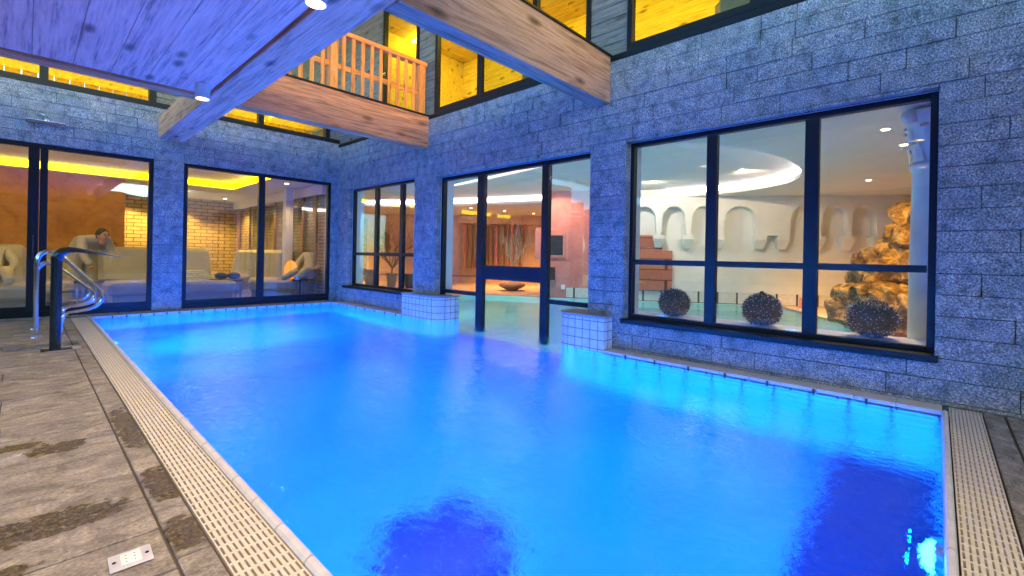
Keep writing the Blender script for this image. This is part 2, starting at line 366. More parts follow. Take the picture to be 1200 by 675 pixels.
# ------------------------------ wall B (long wall with three windows)
wb = thing('granite_wall', 'long granite wall on the right with three big windows over the pool edge', 'wall', (0, 0, 0))
bm = B(); HB = [W1, W2, W3]
masonry(bm, -4.5, 9.3, .0, 3.2, HB, placeB, .33-.1515*4, 3)
obj('masonry', bm, 'granite', wb)
_holesB = [(h[0]-.004, h[1]+.004, h[2]-.004 if h[2] > 0 else -1.31, h[3]+.004) for h in HB]
def backing(bm, axis, p0, p1, u0, u1, z0, z1, holes):
    hs = sorted(holes); u = u0
    def bx(a, b, c, e):
        if b-a < .001 or e-c < .001: return
        if axis == 'x': box(bm, p0, p1, a, b, c, e)
        else: box(bm, a, b, p0, p1, c, e)
    for h in hs:
        bx(u, h[0], z0, z1); bx(h[0], h[1], z0, h[2]); bx(h[0], h[1], h[3], z1); u = h[1]
    bx(u, u1, z0, z1)
bm = B(); backing(bm, 'x', XB+.09, 4.82, -4.5, 18, -1.3, 3.19, [(h[0]-.004, h[1]+.004, h[2]-.004 if h[2] > 0 else -1.31, h[3]+.004) for h in HB])
obj('inner_leaf', bm, 'white', wb)
bm = B(); backing(bm, 'x', XB+.03, XB+.088, -4.5, 9.3, 0, 3.19, _holesB); obj('mortar_bed', bm, 'dark', wb)
# granite reveals (jambs and lintel undersides) as block returns
bm = B()
for h in HB:
    for yj, s in ((h[0], 1), (h[1], -1)):
        z = max(h[2], -.3)
        while z < h[3]-.01:
            e = min(z+.1515, h[3]); t = random.uniform(.8, 1.15)
            box(bm, XB+.004, XB+.094, min(yj, yj-s*.012), max(yj, yj-s*.012)+.0, z+.002, e-.002, 0, (t, t, t)); z = e
obj('reveal', bm, 'granite', wb)
FX = 4.567
# window 3
bm = B()
frame_grid(bm, 'x', FX, .07, W3[0], W3[1], W3[2], W3[3], [(1.627, .05, .39, 2.22), (.797, .052, .39, 2.22)], [(.935, .99, W3[0]+.05, W3[1]-.05)], .045)
w3 = obj('window', bm, 'frame', wb)
bm = B(); box(bm, XB-.035, FX-.002, W3[0]-.02, W3[1]+.02, .296, .345, .004); obj('sill', bm, 'frame', w3)
def panes(par, cells, x=None, y=None, m='glass'):
    for a, b, c, e in cells:
        bm = B()
        if x is not None: box(bm, x, x+.008, a, b, c, e)
        else: box(bm, a, b, y, y+.008, c, e)
        obj('pane', bm, m, par)
ys = [(.055, .745), (.849, 1.577), (1.677, 2.455)]
panes(w3, [(a, b, c, e) for a, b in ys for c, e in ((.39, .935), (.99, 2.225))], x=FX+.03)
# window 1
bm = B()
frame_grid(bm, 'x', FX, .07, W1[0], W1[1], W1[2], W1[3], [(7.86, .05, .39, 2.25), (7.0, .05, .39, 2.25)], [(.96, 1.02, W1[0]+.05, W1[1]-.05)], .045)
w1 = obj('window', bm, 'frame', wb)
bm = B(); box(bm, XB-.035, FX-.002, W1[0]-.3, W1[1]+.15, .296, .345, .004); obj('sill', bm, 'frame', w1)
panes(w1, [(a, b, c, e) for a, b in ((6.495, 6.95), (7.05, 7.81), (7.91, 8.705)) for c, e in ((.39, .96), (1.02, 2.255))], x=FX+.03)
# window 2: swim-through door
bm = B()
frame_grid(bm, 'x', FX, .08, W2[0], W2[1], -.55, W2[3], [(3.715, .055, -.55, 2.19), (4.935, .07, -.55, 2.19)],
           [(.66, .86, 3.77, 4.865), (.40, .455, W2[0]+.05, 3.66), (.40, .455, 5.005, W2[1]-.05)], .05, skip_bottom=True)
w2 = obj('door_frame', bm, 'frame', wb)
panes(w2, [(3.015, 3.655, .455, 2.19), (3.775, 4.86, .86, 2.19), (5.01, 5.8, .455, 2.19), (3.015, 3.655, -.4, .40), (5.01, 5.8, -.4, .40)], x=FX+.035)

# tiled pool pillars with rounded end
def pillar(y0, y1, rounded_low, label):
    t = thing('tiled_pillar', label, 'pillar', (0, 0, 0), group='tiled pillars at the swim-through')
    x0, x1 = 4.29, 4.72; r = .2
    def outline(g=0):
        if rounded_low:
            p = [(x1, y1+g), (x0-g, y1+g), (x0-g, y0+r)]
            p += [(x0+r-(r+g)*cos(a), y0+r-(r+g)*sin(a)) for a in [pi/2*k/10 for k in range(1, 11)]] + [(x1, y0-g)]
        else:
            p = [(x1, y0-g), (x0-g, y0-g), (x0-g, y1-r)]
            p += [(x0+r-(r+g)*cos(a), y1-r+(r+g)*sin(a)) for a in [pi/2*k/10 for k in range(1, 11)]] + [(x1, y1+g)]
        return p
    bm = B(); poly_prism(bm, outline(), -1.25, .335); obj('tile_body', bm, 'tile', t)
    bm = B(); poly_prism(bm, outline(.012), .336, .362); obj('stone_cap', bm, 'capst', t)
pillar(2.63, 3.3, False, 'blue-white tiled pillar with stone cap, nearer one right of the swim-through door')
pillar(5.55, 6.5, True, 'blue-white tiled pillar with rounded end, farther one left of the swim-through door')

# ------------------------------ wall A (end wall with sliding doors)
D1 = (-2.2, 1.39, .02, 2.45); D2 = (1.79, 4.31, .02, 2.45)
wa = thing('granite_wall', 'granite end wall with two wide black sliding doors into the lounge', 'wall')
bm = B(); masonry(bm, -3.5, XB-.002, 0, 3.28, [D1, D2], placeA, .02, 5, .2, .7, .1515); obj('masonry', bm, 'granite', wa)
bm = B(); backing(bm, 'y', YA+.09, 9.45, -3.5, XB+.09, -.02, 3.27, [(h[0]-.003, h[1]+.003, h[2]-.03, h[3]+.003) for h in (D1, D2)]); obj('inner_leaf', bm, 'white', wa)
bm = B(); backing(bm, 'y', YA+.03, YA+.088, -3.5, XB+.09, 0, 3.27, [(h[0]-.003, h[1]+.003, h[2]-.03, h[3]+.003) for h in (D1, D2)]); obj('mortar_bed', bm, 'dark', wa)
FY = YA+.01
bm = B(); frame_grid(bm, 'y', FY, .08, D2[0], D2[1], D2[2], D2[3], [(3.0, .055, .1, 2.4)], [], .06)
box(bm, D2[0]+.06, D2[1]-.06, FY+.01, FY+.07, .1, .16)
d2 = obj('sliding_door', bm, 'frame', wa)
panes(d2, [(1.85, 2.945, .16, 2.39), (3.055, 4.25, .16, 2.39)], y=FY+.035, m='glassd')
bm = B(); frame_grid(bm, 'y', FY, .08, D1[0], D1[1], D1[2], D1[3], [(.065, .055, .1, 2.4), (.165, .04, .1, 2.4), (-1.1, .05, .1, 2.4)], [], .06)
box(bm, D1[0]+.06, D1[1]-.06, FY+.01, FY+.07, .1, .17)
d1 = obj('sliding_door', bm, 'frame', wa)
panes(d1, [(-2.14, -1.15, .17, 2.39), (-1.05, .01, .17, 2.39), (.206, 1.33, .17, 2.39)], y=FY+.035, m='glassd')
bm = B(); tube(bm, [(.07, FY-.01, .85), (.07, FY-.05, .85), (.07, FY-.05, 1.15), (.07, FY-.01, 1.15)], .01); obj('handle', bm, 'black', d1)
# clerestory windows above wall A
bm = B()
box(bm, -3.5, XB, YA-.02, YA+.14, 3.28, 3.36)
box(bm, -3.5, XB, YA-.01, YA+.13, 3.64, 3.74)
for x in (.145, 1.36, 1.9, 2.96, 4.22): box(bm, x-.045, x+.045, YA, YA+.12, 3.36, 3.64)
cw = obj('clerestory_frame', bm, 'frame', wa)
panes(cw, [(-1.5, .10, 3.36, 3.64), (.19, 1.315, 3.36, 3.64), (1.945, 2.915, 3.36, 3.64), (3.005, 4.175, 3.36, 3.64)], y=YA+.06, m='glassu')
bm = B()
for x0, x1 in ((1.405, 1.855), (4.265, 4.46)):
    for k in range(3): box(bm, x0, x1, YA+.02, YA+.08, 3.365+k*.092, 3.45+k*.092, .003, (.9, .9, .9))
obj('cladding', bm, 'clad', wa)
bm = B()
for k in range(44): box(bm, -3.5+k*.18+.006, -3.5+k*.18+.174, YA+1.2+.01*(k % 2), YA+1.3, 3.3, 3.9)
o = obj('boarded_lining', bm, 'upclad', wa)
bm = B(); box(bm, -3.5, XB-.01, YA+.2, YA+1.19, 3.74, 3.78); obj('clerestory_soffit', bm, 'upclad', wa)
bm = B(); box(bm, -3.3, XB-.2, YA+1.05, YA+1.12, 3.30, 3.33); obj('light_strip', bm, 'stripc', wa)

# ------------------------------ upper storey over wall B
ub = thing('timber_clad_wall', 'grey weathered board wall of the upper storey with yellow-lit windows', 'wall')
bm = B(); box(bm, XB-.015, XB+.13, -4.5, 9.2, 3.2, 3.265, .003); obj('sill', bm, 'frame', ub)
bm = B()
UX = XB+.02
def boards(bm, y0, y1, z0, z1, h=.145, skip=()):
    z = z0
    while z < z1:
        e = min(z+h, z1); t = random.uniform(.8, 1.2); box(bm, UX+random.uniform(0, .004), UX+.05, y0, y1, z+.004, e-.003, .002, (t, t, t)); z += h
boards(bm, 2.53, 3.0, 3.27, 5.6); boards(bm, 5.98, 6.42, 3.27, 5.6); boards(bm, 7.56, 16, 3.27, 6.2)
obj('cladding', bm, 'clad', ub)
bm = B(); box(bm, UX+.045, UX+.06, 2.5, 3.03, 3.27, 5.6); box(bm, UX+.045, UX+.06, 5.96, 6.44, 3.27, 5.6); box(bm, UX+.051, UX+.06, 7.53, 16, 3.27, 6.2); obj('membrane', bm, 'dark', ub)
def uwin(y0, y1, z0, z1, muls, nm='window', w=.06, pn=None):
    bm = B(); frame_grid(bm, 'x', UX-.02, .08, y0, y1, z0, z1, [(c, .04, z0+w, z1-w) for c in muls], [], w)
    o = obj(nm, bm, 'frame', ub)
    e = [y0+w]+[v for c in muls for v in (c-.04, c+.04)]+[y1-w]
    panes(o, [(e[i], e[i+1], z0+w*1.3, z1-w) for i in range(0, len(e), 2)], x=UX+.02, m='glassu'); return o
uwin(-4.4, 2.52, 3.27, 5.5, [1.245, -.6, -2.4]); uwin(3.0, 5.96, 3.27, 5.5, [4.91, 3.86]); dr = uwin(6.43, 7.55, 3.27, 5.6, [], 'balcony_door')
bm = B(); tube(bm, [(UX-.02, 7.46, 4.28), (UX-.07, 7.46, 4.28), (UX-.07, 7.36, 4.28)], .012); obj('handle', bm, 'steel', dr)
# upper room shell
ur = thing('upper_room', 'yellow-lit boarded room behind the upper floor windows', 'room')
bm = B(); box(bm, 6.9, 7.0, -5, 8.2, 3.2, 6.0); box(bm, UX+.1, 6.9, 8.1, 8.2, 3.2, 6.0); box(bm, UX+.1, 6.9, -5, -4.9, 3.2, 6.0); obj('wall', bm, 'upclad', ur)
bm = B(); box(bm, UX+.1, 7.0, -5, 8.2, 5.45, 5.55, 0, (1, 1, 1)); 
for k in range(22): box(bm, UX+.1, 6.9, -4.8+k*.6, -4.77+k*.6, 5.43, 5.449)
obj('ceiling', bm, 'upclad', ur)
bm = B(); box(bm, 5.4, 5.46, -4.5, 3.2, 5.38, 5.425); box(bm, 5.4, 5.46, 3.6, 8., 5.38, 5.425); obj('light_strip', bm, 'strip', ur)
bm = B(); box(bm, 4.82, 7.0, -5, 8.2, 3.12, 3.2); obj('floor', bm, 'upclad', ur)
# sofa and basket seen through the upper windows
t = thing('sofa', 'rounded grey-brown sofa back at the upper right window', 'sofa', (5.0, 1.1, 3.2))
bm = B(); box(bm, -.3, .3, -.65, .62, .05, .3, .08); obj('seat', bm, 'potg', t)
bm = B(); box(bm, -.3, -.12, -.62, .6, .15, .47, .08); obj('backrest', bm, 'potg', t)
t = thing('woven_basket', 'dark grey round basket behind the middle upper window', 'basket', (4.95, 4.15, 3.2))
bm = B(); lathe(bm, [(.2, 0), (.24, .1), (.26, .3), (.25, .42), (.22, .44)], 24); obj('basket_body', bm, 'potg', t)
bm = B(); random.seed(3)
for k in range(14):
    a = random.uniform(0, 6.28); tube(bm, [(.1*cos(a), .1*sin(a), .4), (.17*cos(a), .17*sin(a), .46+random.random()*.08)], .012, 5)
obj('contents', bm, 'barkd', t)

# ------------------------------ timber: beams, ceiling, railing
def beam(x0, x1, y0, y1, z0, z1, m, label):
    bm = B(); box(bm, x0, x1, y0, y1, z0, z1, .006); o = obj('timber_beam', bm, m); return tag(o, label, 'beam', 'exposed timber beams')
beam(1.72, XB-.006, 6.08, 6.26, 2.73, 3.24, 'beam', 'reddish larch beam under the balcony railing, running to the granite wall')
beam(-3.5, 1.385, 6.08, 6.26, 2.73, 3.0, 'beam', 'low cross beam closing the far edge of the plank ceiling')
beam(1.72, XB-.006, 2.71, 2.91, 2.73, 3.255, 'beamg', 'big greyish-brown beam at top centre meeting the right wall')
beam(1.39, 1.715, -4, 8.9, 2.73, 3.06, 'beamy', 'long beam along the ceiling edge with its sawn end near the end wall')
bm = B(); box(bm, 1.72, XB-.004, 6.06, 6.28, 3.243, 3.262); o = obj('beam_flashing', bm, 'frame'); tag(o, 'thin black metal cover strip on top of the balcony beam', 'flashing')
bm = B(); box(bm, 1.72, XB-.004, 2.695, 2.925, 3.258, 3.275); o = obj('beam_flashing', bm, 'frame'); tag(o, 'thin black metal cover strip on top of the near big beam', 'flashing')
# plank ceiling
bm = B(); x = 1.372
rnd = random.Random(11)
while x > -4.5:
    w = .272 if x > .6 else .27
    t = rnd.uniform(.68, 1.15); box(bm, x-w+.0015, x-.0015, -4, 6.06, 2.757+rnd.uniform(0, .002), 2.80, .002, (t, t*rnd.uniform(.95, 1), t*rnd.uniform(.92, 1))); x -= w
o = struct('ceiling', bm, 'ceil')
bm = B(); box(bm, -4.5, 1.38, -4, 6.07, 2.803, 3.2); o = tag(obj('ceiling_deck', bm, 'fringe'), 'dark red-brown floor build-up over the plank ceiling', 'floor deck')
bm = B(); box(bm, 1.716, 1.76, -4, 6.05, 2.80, 3.0, 0); 
o = tag(obj('edge_fringe', bm, 'fringe'), 'dark red-brown edging strip along the opening beside the long beam', 'edging')
bm = B(); x = -4.5; rr_ = random.Random(3)  # unseen roof added to cut sky reflections in water and windows
while x < 4.4:
    t = rr_.uniform(.8, 1.1); box(bm, x+.002, x+.238, -8, 17, 6.3, 6.36, .002, (t, t, t)); x += .24
tag(obj('added_roof', bm, 'upclad'), 'boarded roof added unseen above the pool, keeping sky off water and glass', 'roof')
# railing on the beam
rl = thing('balcony_railing', 'orange timber balcony railing with square balusters on the larch beam', 'railing')
bm = B(); box(bm, 1.8, 4.44, 6.12, 6.24, 4.06, 4.125, .006); obj('handrail', bm, 'railx', rl)
bm = B(); box(bm, 1.8, 4.3, 6.165, 6.195, 3.58, 3.655, .003); obj('mid_rail', bm, 'railx', rl)
for x in (4.35, 2.88, 1.85):
    bm = B(); box(bm, x-.055, x+.055, 6.12, 6.24, 3.263, 4.06 if x < 4 else 4.06, .005); obj('post', bm, 'rail', rl)
x = 4.2
while x > 1.95:
    if abs(x-2.88) > .08:
        bm = B(); box(bm, x-.026, x+.026, 6.136, 6.163, 3.263, 4.06, .003); obj('baluster', bm, 'rail', rl)
    x -= .147
# ceiling lamps
def lamp(x, y, label):
    t = thing('ceiling_lamp', label, 'lamp', (x, y, 2.757), group='cylindrical ceiling lamps')
    bm = B(); r = .068
    lathe(bm, [(r, 0), (r, -.15), (r-.008, -.152), (r-.009, -.12), (.002, -.12)], 28); obj('housing', bm, 'switch', t, smooth=False)
    bm = B(); cyl(bm, (0, 0, -.135), r-.011, r-.011, .012, 24); obj('lens', bm, 'bulb', t)
    ld = bpy.data.lights.new('lamp_light', 'SPOT'); ld.energy = LAMPW; ld.color = (1, .68, .36); ld.spot_size = radians(125); ld.spot_blend = .8; ld.shadow_soft_size = .05
    lo = bpy.data.objects.new('lamp_light', ld); C.objects.link(lo); lo.parent = t; lo.location = (0, 0, -.16)
LAMPW = 112
lamp(1.262, 5.72, 'small round downlight at the far end of the plank ceiling')
lamp(1.262, 2.96, 'bright round downlight near the top edge beside the long beam')
lamp(1.262, .2, 'round downlight added out of view over the near pool corner to warm the deck')  # this and the next two are unseen lamps added to warm the deck
lamp(-.95, 2.96, 'round downlight added out of view over the stone deck for more warm light')
lamp(-.95, .2, 'round downlight added out of view beside the camera for more warm light')
# wall lamp
t = thing('wall_lamp', 'horizontal tube lamp on a bent bracket above the left sliding door', 'lamp', (.17, YA, 2.74))
bm = B(); cyl(bm, (-.19, -.1, -.01), .022, .022, .38, 16, (1, 0, 0)); obj('lamp_tube', bm, 'steel', t)
bm = B(); box(bm, -.19, .19, -.13, -.07, .012, .02); obj('shade', bm, 'socketp', t)
bm = B(); tube(bm, smooth_path([(0.02, 0, .03), (-.06, -.02, .1), (-.02, -.07, .11), (.05, -.1, .02)]), .008); cyl(bm, (.02, 0, .03), .035, .035, .012, 16, (0, -1, 0)); obj('bracket', bm, 'steel', t)

# ------------------------------ decks
def slabs(bm, xr, yr, rows_axis, pitch, lo, hi, seed):
    rnd = random.Random(seed)
    a0, a1 = (yr if rows_axis == 'y' else xr); b0, b1 = (xr if rows_axis == 'y' else yr)
    a = a1
    while a > a0:
        p = pitch*rnd.uniform(.85, 1.15); c = max(a-p, a0); b = b1
        while b > b0:
            w = rnd.uniform(lo, hi); e = max(b-w, b0); t = rnd.uniform(.6, 1.4); wm = rnd.uniform(-.07, .07)
            zt = rnd.uniform(0, .003)
            if rows_axis == 'y': box(bm, e+.0024, b-.0024, c+.0045, a-.0045, -.04, zt, .003, (t*(1+wm), t, t*(1-wm)))
            else: box(bm, c+.003, a-.003, e+.003, b-.003, -.04, zt, .003, (t*(1+wm), t, t*(1-wm)))
            b = e
        a = c
bm = B()
slabs(bm, (-5, .343), (-5, YA-.01), 'y', .3, .4, 1.0, 4)
slabs(bm, (.346, .446), (-.24, YA-.2), 'x', .11, .3, .75, 5)
slabs(bm, (.35, XB-.01), (-.336, -.232), 'y', .11, .4, .8, 6)
slabs(bm, (.35, XB-.01), (-5, -.34), 'x', .36, .3, .8, 8)
slabs(bm, (.446, XB-.01), (9.03, YA-.01), 'y', .2, .5, 1.2, 9)
struct('deck', bm, 'pave')
bm = B(); box(bm, -40, .448, -40, YA-.005, -.3, -.006); box(bm, .448, XB-.01, -40, -.236, -.3, -.006); box(bm, .448, XB-.01, 9.03, YA-.005, -.3, -.006); box(bm, XB+.4, 40, -40, -5.2, -.3, -.006)
struct('ground', bm, 'joint')
# white edge strips along walls A and B, grating channel
bm = B()
for (a, b) in ((-.036, 2.63), (6.5, 9.0)):
    n = max(1, round((b-a)/.25)); 
    for k in range(n): box(bm, PX1, XB-.008, a+(b-a)*k/n+.0015, a+(b-a)*(k+1)/n-.0015, -.1, .002, .003)
n = 16
for k in range(n): box(bm, PX0-.05+(PX1-PX0+.05)*k/n+.0015, PX0-.05+(PX1-PX0+.05)*(k+1)/n-.0015, 9.0, 9.03, -.1, .002, .003)
struct('pool_edge_strip', bm, 'coping')
bm = B(); rt = random.Random(2)
y = .2; k = 0
while y < 8.9:
    if not 2.6 < y < 6.5:
        l = .12 if k % 2 else .07; box(bm, PX1-.012, PX1-.001, y-.008, y+.008, -.004-l-(0 if k % 2 else .04), -.004-(0 if k % 2 else .04))
    y += .165+rt.uniform(-.01, .01); k += 1
x = .9
while x < 4.2:
    box(bm, x-.008, x+.008, PY1-.012, PY1-.001, -.12, -.004); x += .165
struct('overflow_slots', bm, 'jointd')

def coping_run(axis, a0, a1, inner, outer, label):
    """rounded ceramic grip tiles"""
    t = thing('pool_coping', label, 'coping', group='rounded grip tiles of the pool edge')
    prof = [(0, -.09), (0, -.02), (.12, .004), (.3, .013), (.5, .015), (.75, .01), (.93, 0), (1, -.02), (1, -.09)]
    bm = B(); n = round((a1-a0)/.25)
    for k in range(n):
        p, q = a0+(a1-a0)*k/n+.0035, a0+(a1-a0)*(k+1)/n-.0035
        A = []; Q = []
        for s, z in prof:
            o_ = inner+(outer-inner)*s
            A.append(bm.verts.new((o_, p, z) if axis == 'y' else (p, o_, z))); Q.append(bm.verts.new((o_, q, z) if axis == 'y' else (q, o_, z)))
        for i in range(len(prof)-1): bm.faces.new((A[i], A[i+1], Q[i+1], Q[i]))
        bm.faces.new(A); bm.faces.new(Q[::-1])
    obj('grip_tiles', bm, 'coping', t)
    bm = B(); i2, o2 = min(inner, outer)+.004, max(inner, outer)-.004
    if axis == 'y': box(bm, i2, o2, a0, a1, -.09, -.003)
    else: box(bm, a0, a1, i2, o2, -.09, -.003)
    obj('joint_bed', bm, 'jointd', t)
coping_run('y', -.03, 9.0, PX0, .622, 'rounded cream edge tiles along the left side of the pool')
coping_run('x', .67, 4.27, PY0, -.066, 'rounded edge tiles along the near right end of the pool')

def grating(axis, a0, a1, b0, b1, label):
    t = thing('drain_grating', label, 'grating', group='slotted overflow gratings')
    bm = B(); n = 9; w = (b1-b0)/n
    def bx(p, q, r, s, z0, z1):
        if axis == 'y': box(bm, r, s, p, q, z0, z1)
        else: box(bm, p, q, r, s, z0, z1)
    for k in range(n+1):
        c = b0+(b1-b0)*k/n; h = .0055 if 0 < k < n else .005
        bx(a0, a1, max(b0, c-h), min(b1, c+h), -.02, .003)
    m = round((a1-a0)/.062)
    for k in range(m+1):
        c = a0+(a1-a0)*k/m; bx(max(a0, c-.0065), min(a1, c+.0065), b0+.001, b1-.001, -.018, .0022)
    obj('grating_panel', bm, 'grate', t)
    bm = B()
    if axis == 'y': box(bm, b0-.004, b1+.004, a0, a1, -.12, -.06)
    else: box(bm, a0, a1, b0-.004, b1+.004, -.12, -.06)
    obj('channel', bm, 'channel', t)
grating('y', -.228, 9.0, .452, .617, 'long cream slotted drain grating between stone deck and left pool edge')
grating('x', .63, 4.42, -.228, -.07, 'cream slotted drain grating at the near right end of the pool')

# ------------------------------ pool basin and water
SHADE_PIT = .56  # far edge of the made-up deep slot that darkens the near end
bm = B(); q = lambda *p: bm.faces.new([bm.verts.new(v) for v in p])
FZ = -1.25
q((PX0,SHADE_PIT,FZ),(PX1,SHADE_PIT,FZ),(PX1,PY1,FZ),(PX0,PY1,FZ))
q((PX0,PY0,-2.1),(PX1,PY0,-2.1),(PX1,SHADE_PIT,-2.1),(PX0,SHADE_PIT,-2.1)); q((PX0,SHADE_PIT,-2.1),(PX1,SHADE_PIT,-2.1),(PX1,SHADE_PIT,FZ),(PX0,SHADE_PIT,FZ))
q((PX0,PY0,-2.1),(PX0,PY1,-2.1),(PX0,PY1,-.03),(PX0,PY0,-.03)); q((PX0,PY0,-2.1),(PX1,PY0,-2.1),(PX1,PY0,-.03),(PX0,PY0,-.03))
q((PX0,PY1,-2.1),(PX1,PY1,-2.1),(PX1,PY1,-.03),(PX0,PY1,-.03))
q((PX1,PY0,-2.1),(PX1,2.98,-2.1),(PX1,2.98,-.03),(PX1,PY0,-.03)); q((PX1,5.83,-2.1),(PX1,PY1,-2.1),(PX1,PY1,-.03),(PX1,5.83,-.03))
# throat of the swim-through
q((PX1,2.98,FZ),(PX1,5.83,FZ),(4.85,5.83,FZ),(4.85,2.98,FZ)); q((PX1,2.98,FZ),(4.85,2.98,FZ),(4.85,2.98,-.03),(PX1,2.98,-.03)); q((PX1,5.83,FZ),(4.85,5.83,FZ),(4.85,5.83,-.03),(PX1,5.83,-.03))
bm.normal_update()
for f in bm.faces: f.material_index = 1 if abs(f.normal.z) > .9 else 0
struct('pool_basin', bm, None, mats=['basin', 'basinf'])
bm = B()  # added dark slats stand in for shade on the near-end floor
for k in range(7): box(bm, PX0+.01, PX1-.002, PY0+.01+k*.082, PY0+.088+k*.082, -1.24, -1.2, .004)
tag(obj('shade_slats', bm, 'shade_slat'), 'dark blue slats added under the water to stand for the unlit floor at the near end', 'added shade')
IP = [(4.85, .9), (9.2, .9), (9.9, 1.5), (11.62, 2.6), (8.0, 8.6), (4.85, 8.8)]
bm = B(); bm.faces.new([bm.verts.new((x, y, -1.2)) for x, y in IP])
for i in range(len(IP)):
    (xa, ya), (xb, yb) = IP[i], IP[(i+1) % len(IP)]
    if i == len(IP)-1:
        for c, d in ((8.8, 5.83), (2.98, .9)): q((4.85, c, -1.2), (4.85, d, -1.2), (4.85, d, -.01), (4.85, c, -.01))
    else: q((xa, ya, -1.2), (xb, yb, -1.2), (xb, yb, -.01), (xa, ya, -.01))
struct('inner_pool_basin', bm, 'teal')
bm2 = bmesh.new()
def wf(pts):
    bm2.faces.new([bm2.verts.new((x, y, ZW)) for x, y in pts])
wf([(PX0-.01, PY0-.01), (PX1+.01, PY0-.01), (PX1+.01, PY1+.01), (PX0-.01, PY1+.01)])
wf([(PX1+.01, 2.97), (4.85, 2.97), (4.85, 5.84), (PX1+.01, 5.84)])
wf(IP)
me = bpy.data.meshes.new('water')
for f in bm2.faces:
    if f.normal.z < 0: f.normal_flip()
bm2.normal_update()
for f in bm2.faces:
    if f.normal.z < 0: f.normal_flip()
bm2.to_mesh(me); bm2.free(); o = bpy.data.objects.new('pool_water', me); C.objects.link(o); me.materials.append(M['water']); o['kind'] = 'structure'

# underwater lamps: fixtures on the pool walls
def plamp(loc, d, label, energy, col=(.0, .2, 1), size=.22, grp='underwater lamps'):
    t = thing('underwater_lamp', label, 'lamp', loc, group=grp); v = Vector(d)
    bm = B(); cyl(bm, (0, 0, 0), .13, .12, .025, 28, d); obj('bezel', bm, 'steel', t)
    bm = B(); q_ = Vector((0, 0, 1)).rotation_difference(v).to_matrix().to_4x4()
    bmesh.ops.create_uvsphere(bm, u_segments=20, v_segments=10, radius=.1, matrix=Matrix.Translation(v*.02) @ q_ @ Matrix.Diagonal((1, 1, .45, 1))); obj('lens', bm, 'poollamp', t, smooth=True)
    ld = bpy.data.lights.new('lamp_light', 'AREA'); ld.shape = 'DISK'; ld.size = size; ld.energy = energy; ld.color = col
    lo = bpy.data.objects.new('lamp_light', ld); C.objects.link(lo); lo.parent = t; lo.location = v*.09
    lo.rotation_euler = (-v).to_track_quat('Z', 'Y').to_euler()
    return t
PE = .63
BL = (.0, .17, 1.0)
t = plamp((PX0, 7.0, -.5), (1, .25, -.9), 'underwater lamp glowing below the left pool edge near the handrails', 500*PE, (.0, .14, 1))
ld = bpy.data.lights.new('beam_light', 'SPOT'); ld.energy = 1600; ld.color = (0, .5, 1); ld.spot_size = radians(75); ld.spot_blend = 1; ld.shadow_soft_size = .1
lo = bpy.data.objects.new('beam_light', ld); C.objects.link(lo); lo.parent = t; lo.location = (.12, .03, -.08); lo.rotation_euler = (-Vector((1, .3, -.75))).to_track_quat('Z', 'Y').to_euler()
plamp((PX0, 3.9, -.6), (1, 0, -.1), 'underwater lamp added below the middle of the left pool edge to even the glow', 320*PE, BL)  # this and the next are unseen lamps added to spread the glow
plamp((PX0, 1.7, -.6), (1, .25, 0), 'underwater lamp added below the left pool edge nearest the camera to even the glow', 640*PE, (.0, .25, 1))
plamp((2.35, PY0, -.2), (0, 1, 0), 'cyan underwater lamp on the near right end of the pool', 60*PE, (.0, .12, 1))
for (x, y, dx, dy) in ((4.86, 7.5, 1, 0), (4.86, 2.2, 1, 0)):
    plamp((x, y, -.6), (dx, dy, 0), 'greenish lamp in the inner pool, %s' % ('farther one' if y > 5 else 'nearer one'), 32, (.35, 1, .8), grp='inner pool lamps')

# ------------------------------ handrails, spout, socket
def rail(y, label):
    t = thing('pool_handrail', label, 'handrail', (.09, y, 0), group='curved steel pool handrails')
    P = [(0, 0, 0), (0, 0, .35), (0, 0, .7), (.0, 0, .82), (.025, 0, .91), (.09, 0, .955), (.17, 0, .93), (.25, 0, .85), (.36, 0, .71), (.47, 0, .58), (.53, 0, .5), (.545, 0, .42), (.51, 0, .34), (.44, 0, .295), (.33, 0, .27), (.24, 0, .25), (.2, 0, .18), (.19, 0, .05), (.19, 0, 0)]
    bm = B(); tube(bm, smooth_path(P, 5), .019, 14); obj('steel_tube', bm, 'steel', t, smooth=True)
    P2 = [(0, .0, .62), (.0, 0, .7), (.02, 0, .78), (.075, 0, .82), (.16, 0, .79), (.3, 0, .66), (.43, 0, .53), (.475, 0, .47), (.48, 0, .42), (.45, 0, .365), (.36, 0, .335), (.24, 0, .315), (.205, 0, .25)]
    bm = B(); tube(bm, smooth_path(P2, 5), .014, 12); obj('lower_tube', bm, 'steel', t, smooth=True)
    for x in (0, .19):
        bm = B(); cyl(bm, (x, 0, .0025), .045, .04, .014, 20); obj('base_flange', bm, 'steel', t)
rail(7.25, 'chrome pool handrail behind the spout, nearer of the two curved rails')
rail(8.0, 'chrome pool handrail farther from the camera, nearest the sliding door')
t = thing('water_spout', 'dark steel waterfall spout with a flat pointed blade beside the grating', 'spout', (.21, 6.28, 0))
bm = B(); cyl(bm, (0, 0, .012), .042, .042, .86, 24)
obj('post', bm, 'darksteel', t, smooth=False)
bm = B()
path = [(0, .87, .043, .043), (.0, .9, .045, .044), (.012, .935, .05, .045), (.04, .965, .056, .04), (.085, .98, .064, .032), (.15, .978, .074, .024), (.24, .962, .082, .018), (.34, .943, .086, .011), (.43, .925, .088, .006), (.49, .914, .088, .002)]
rings = []
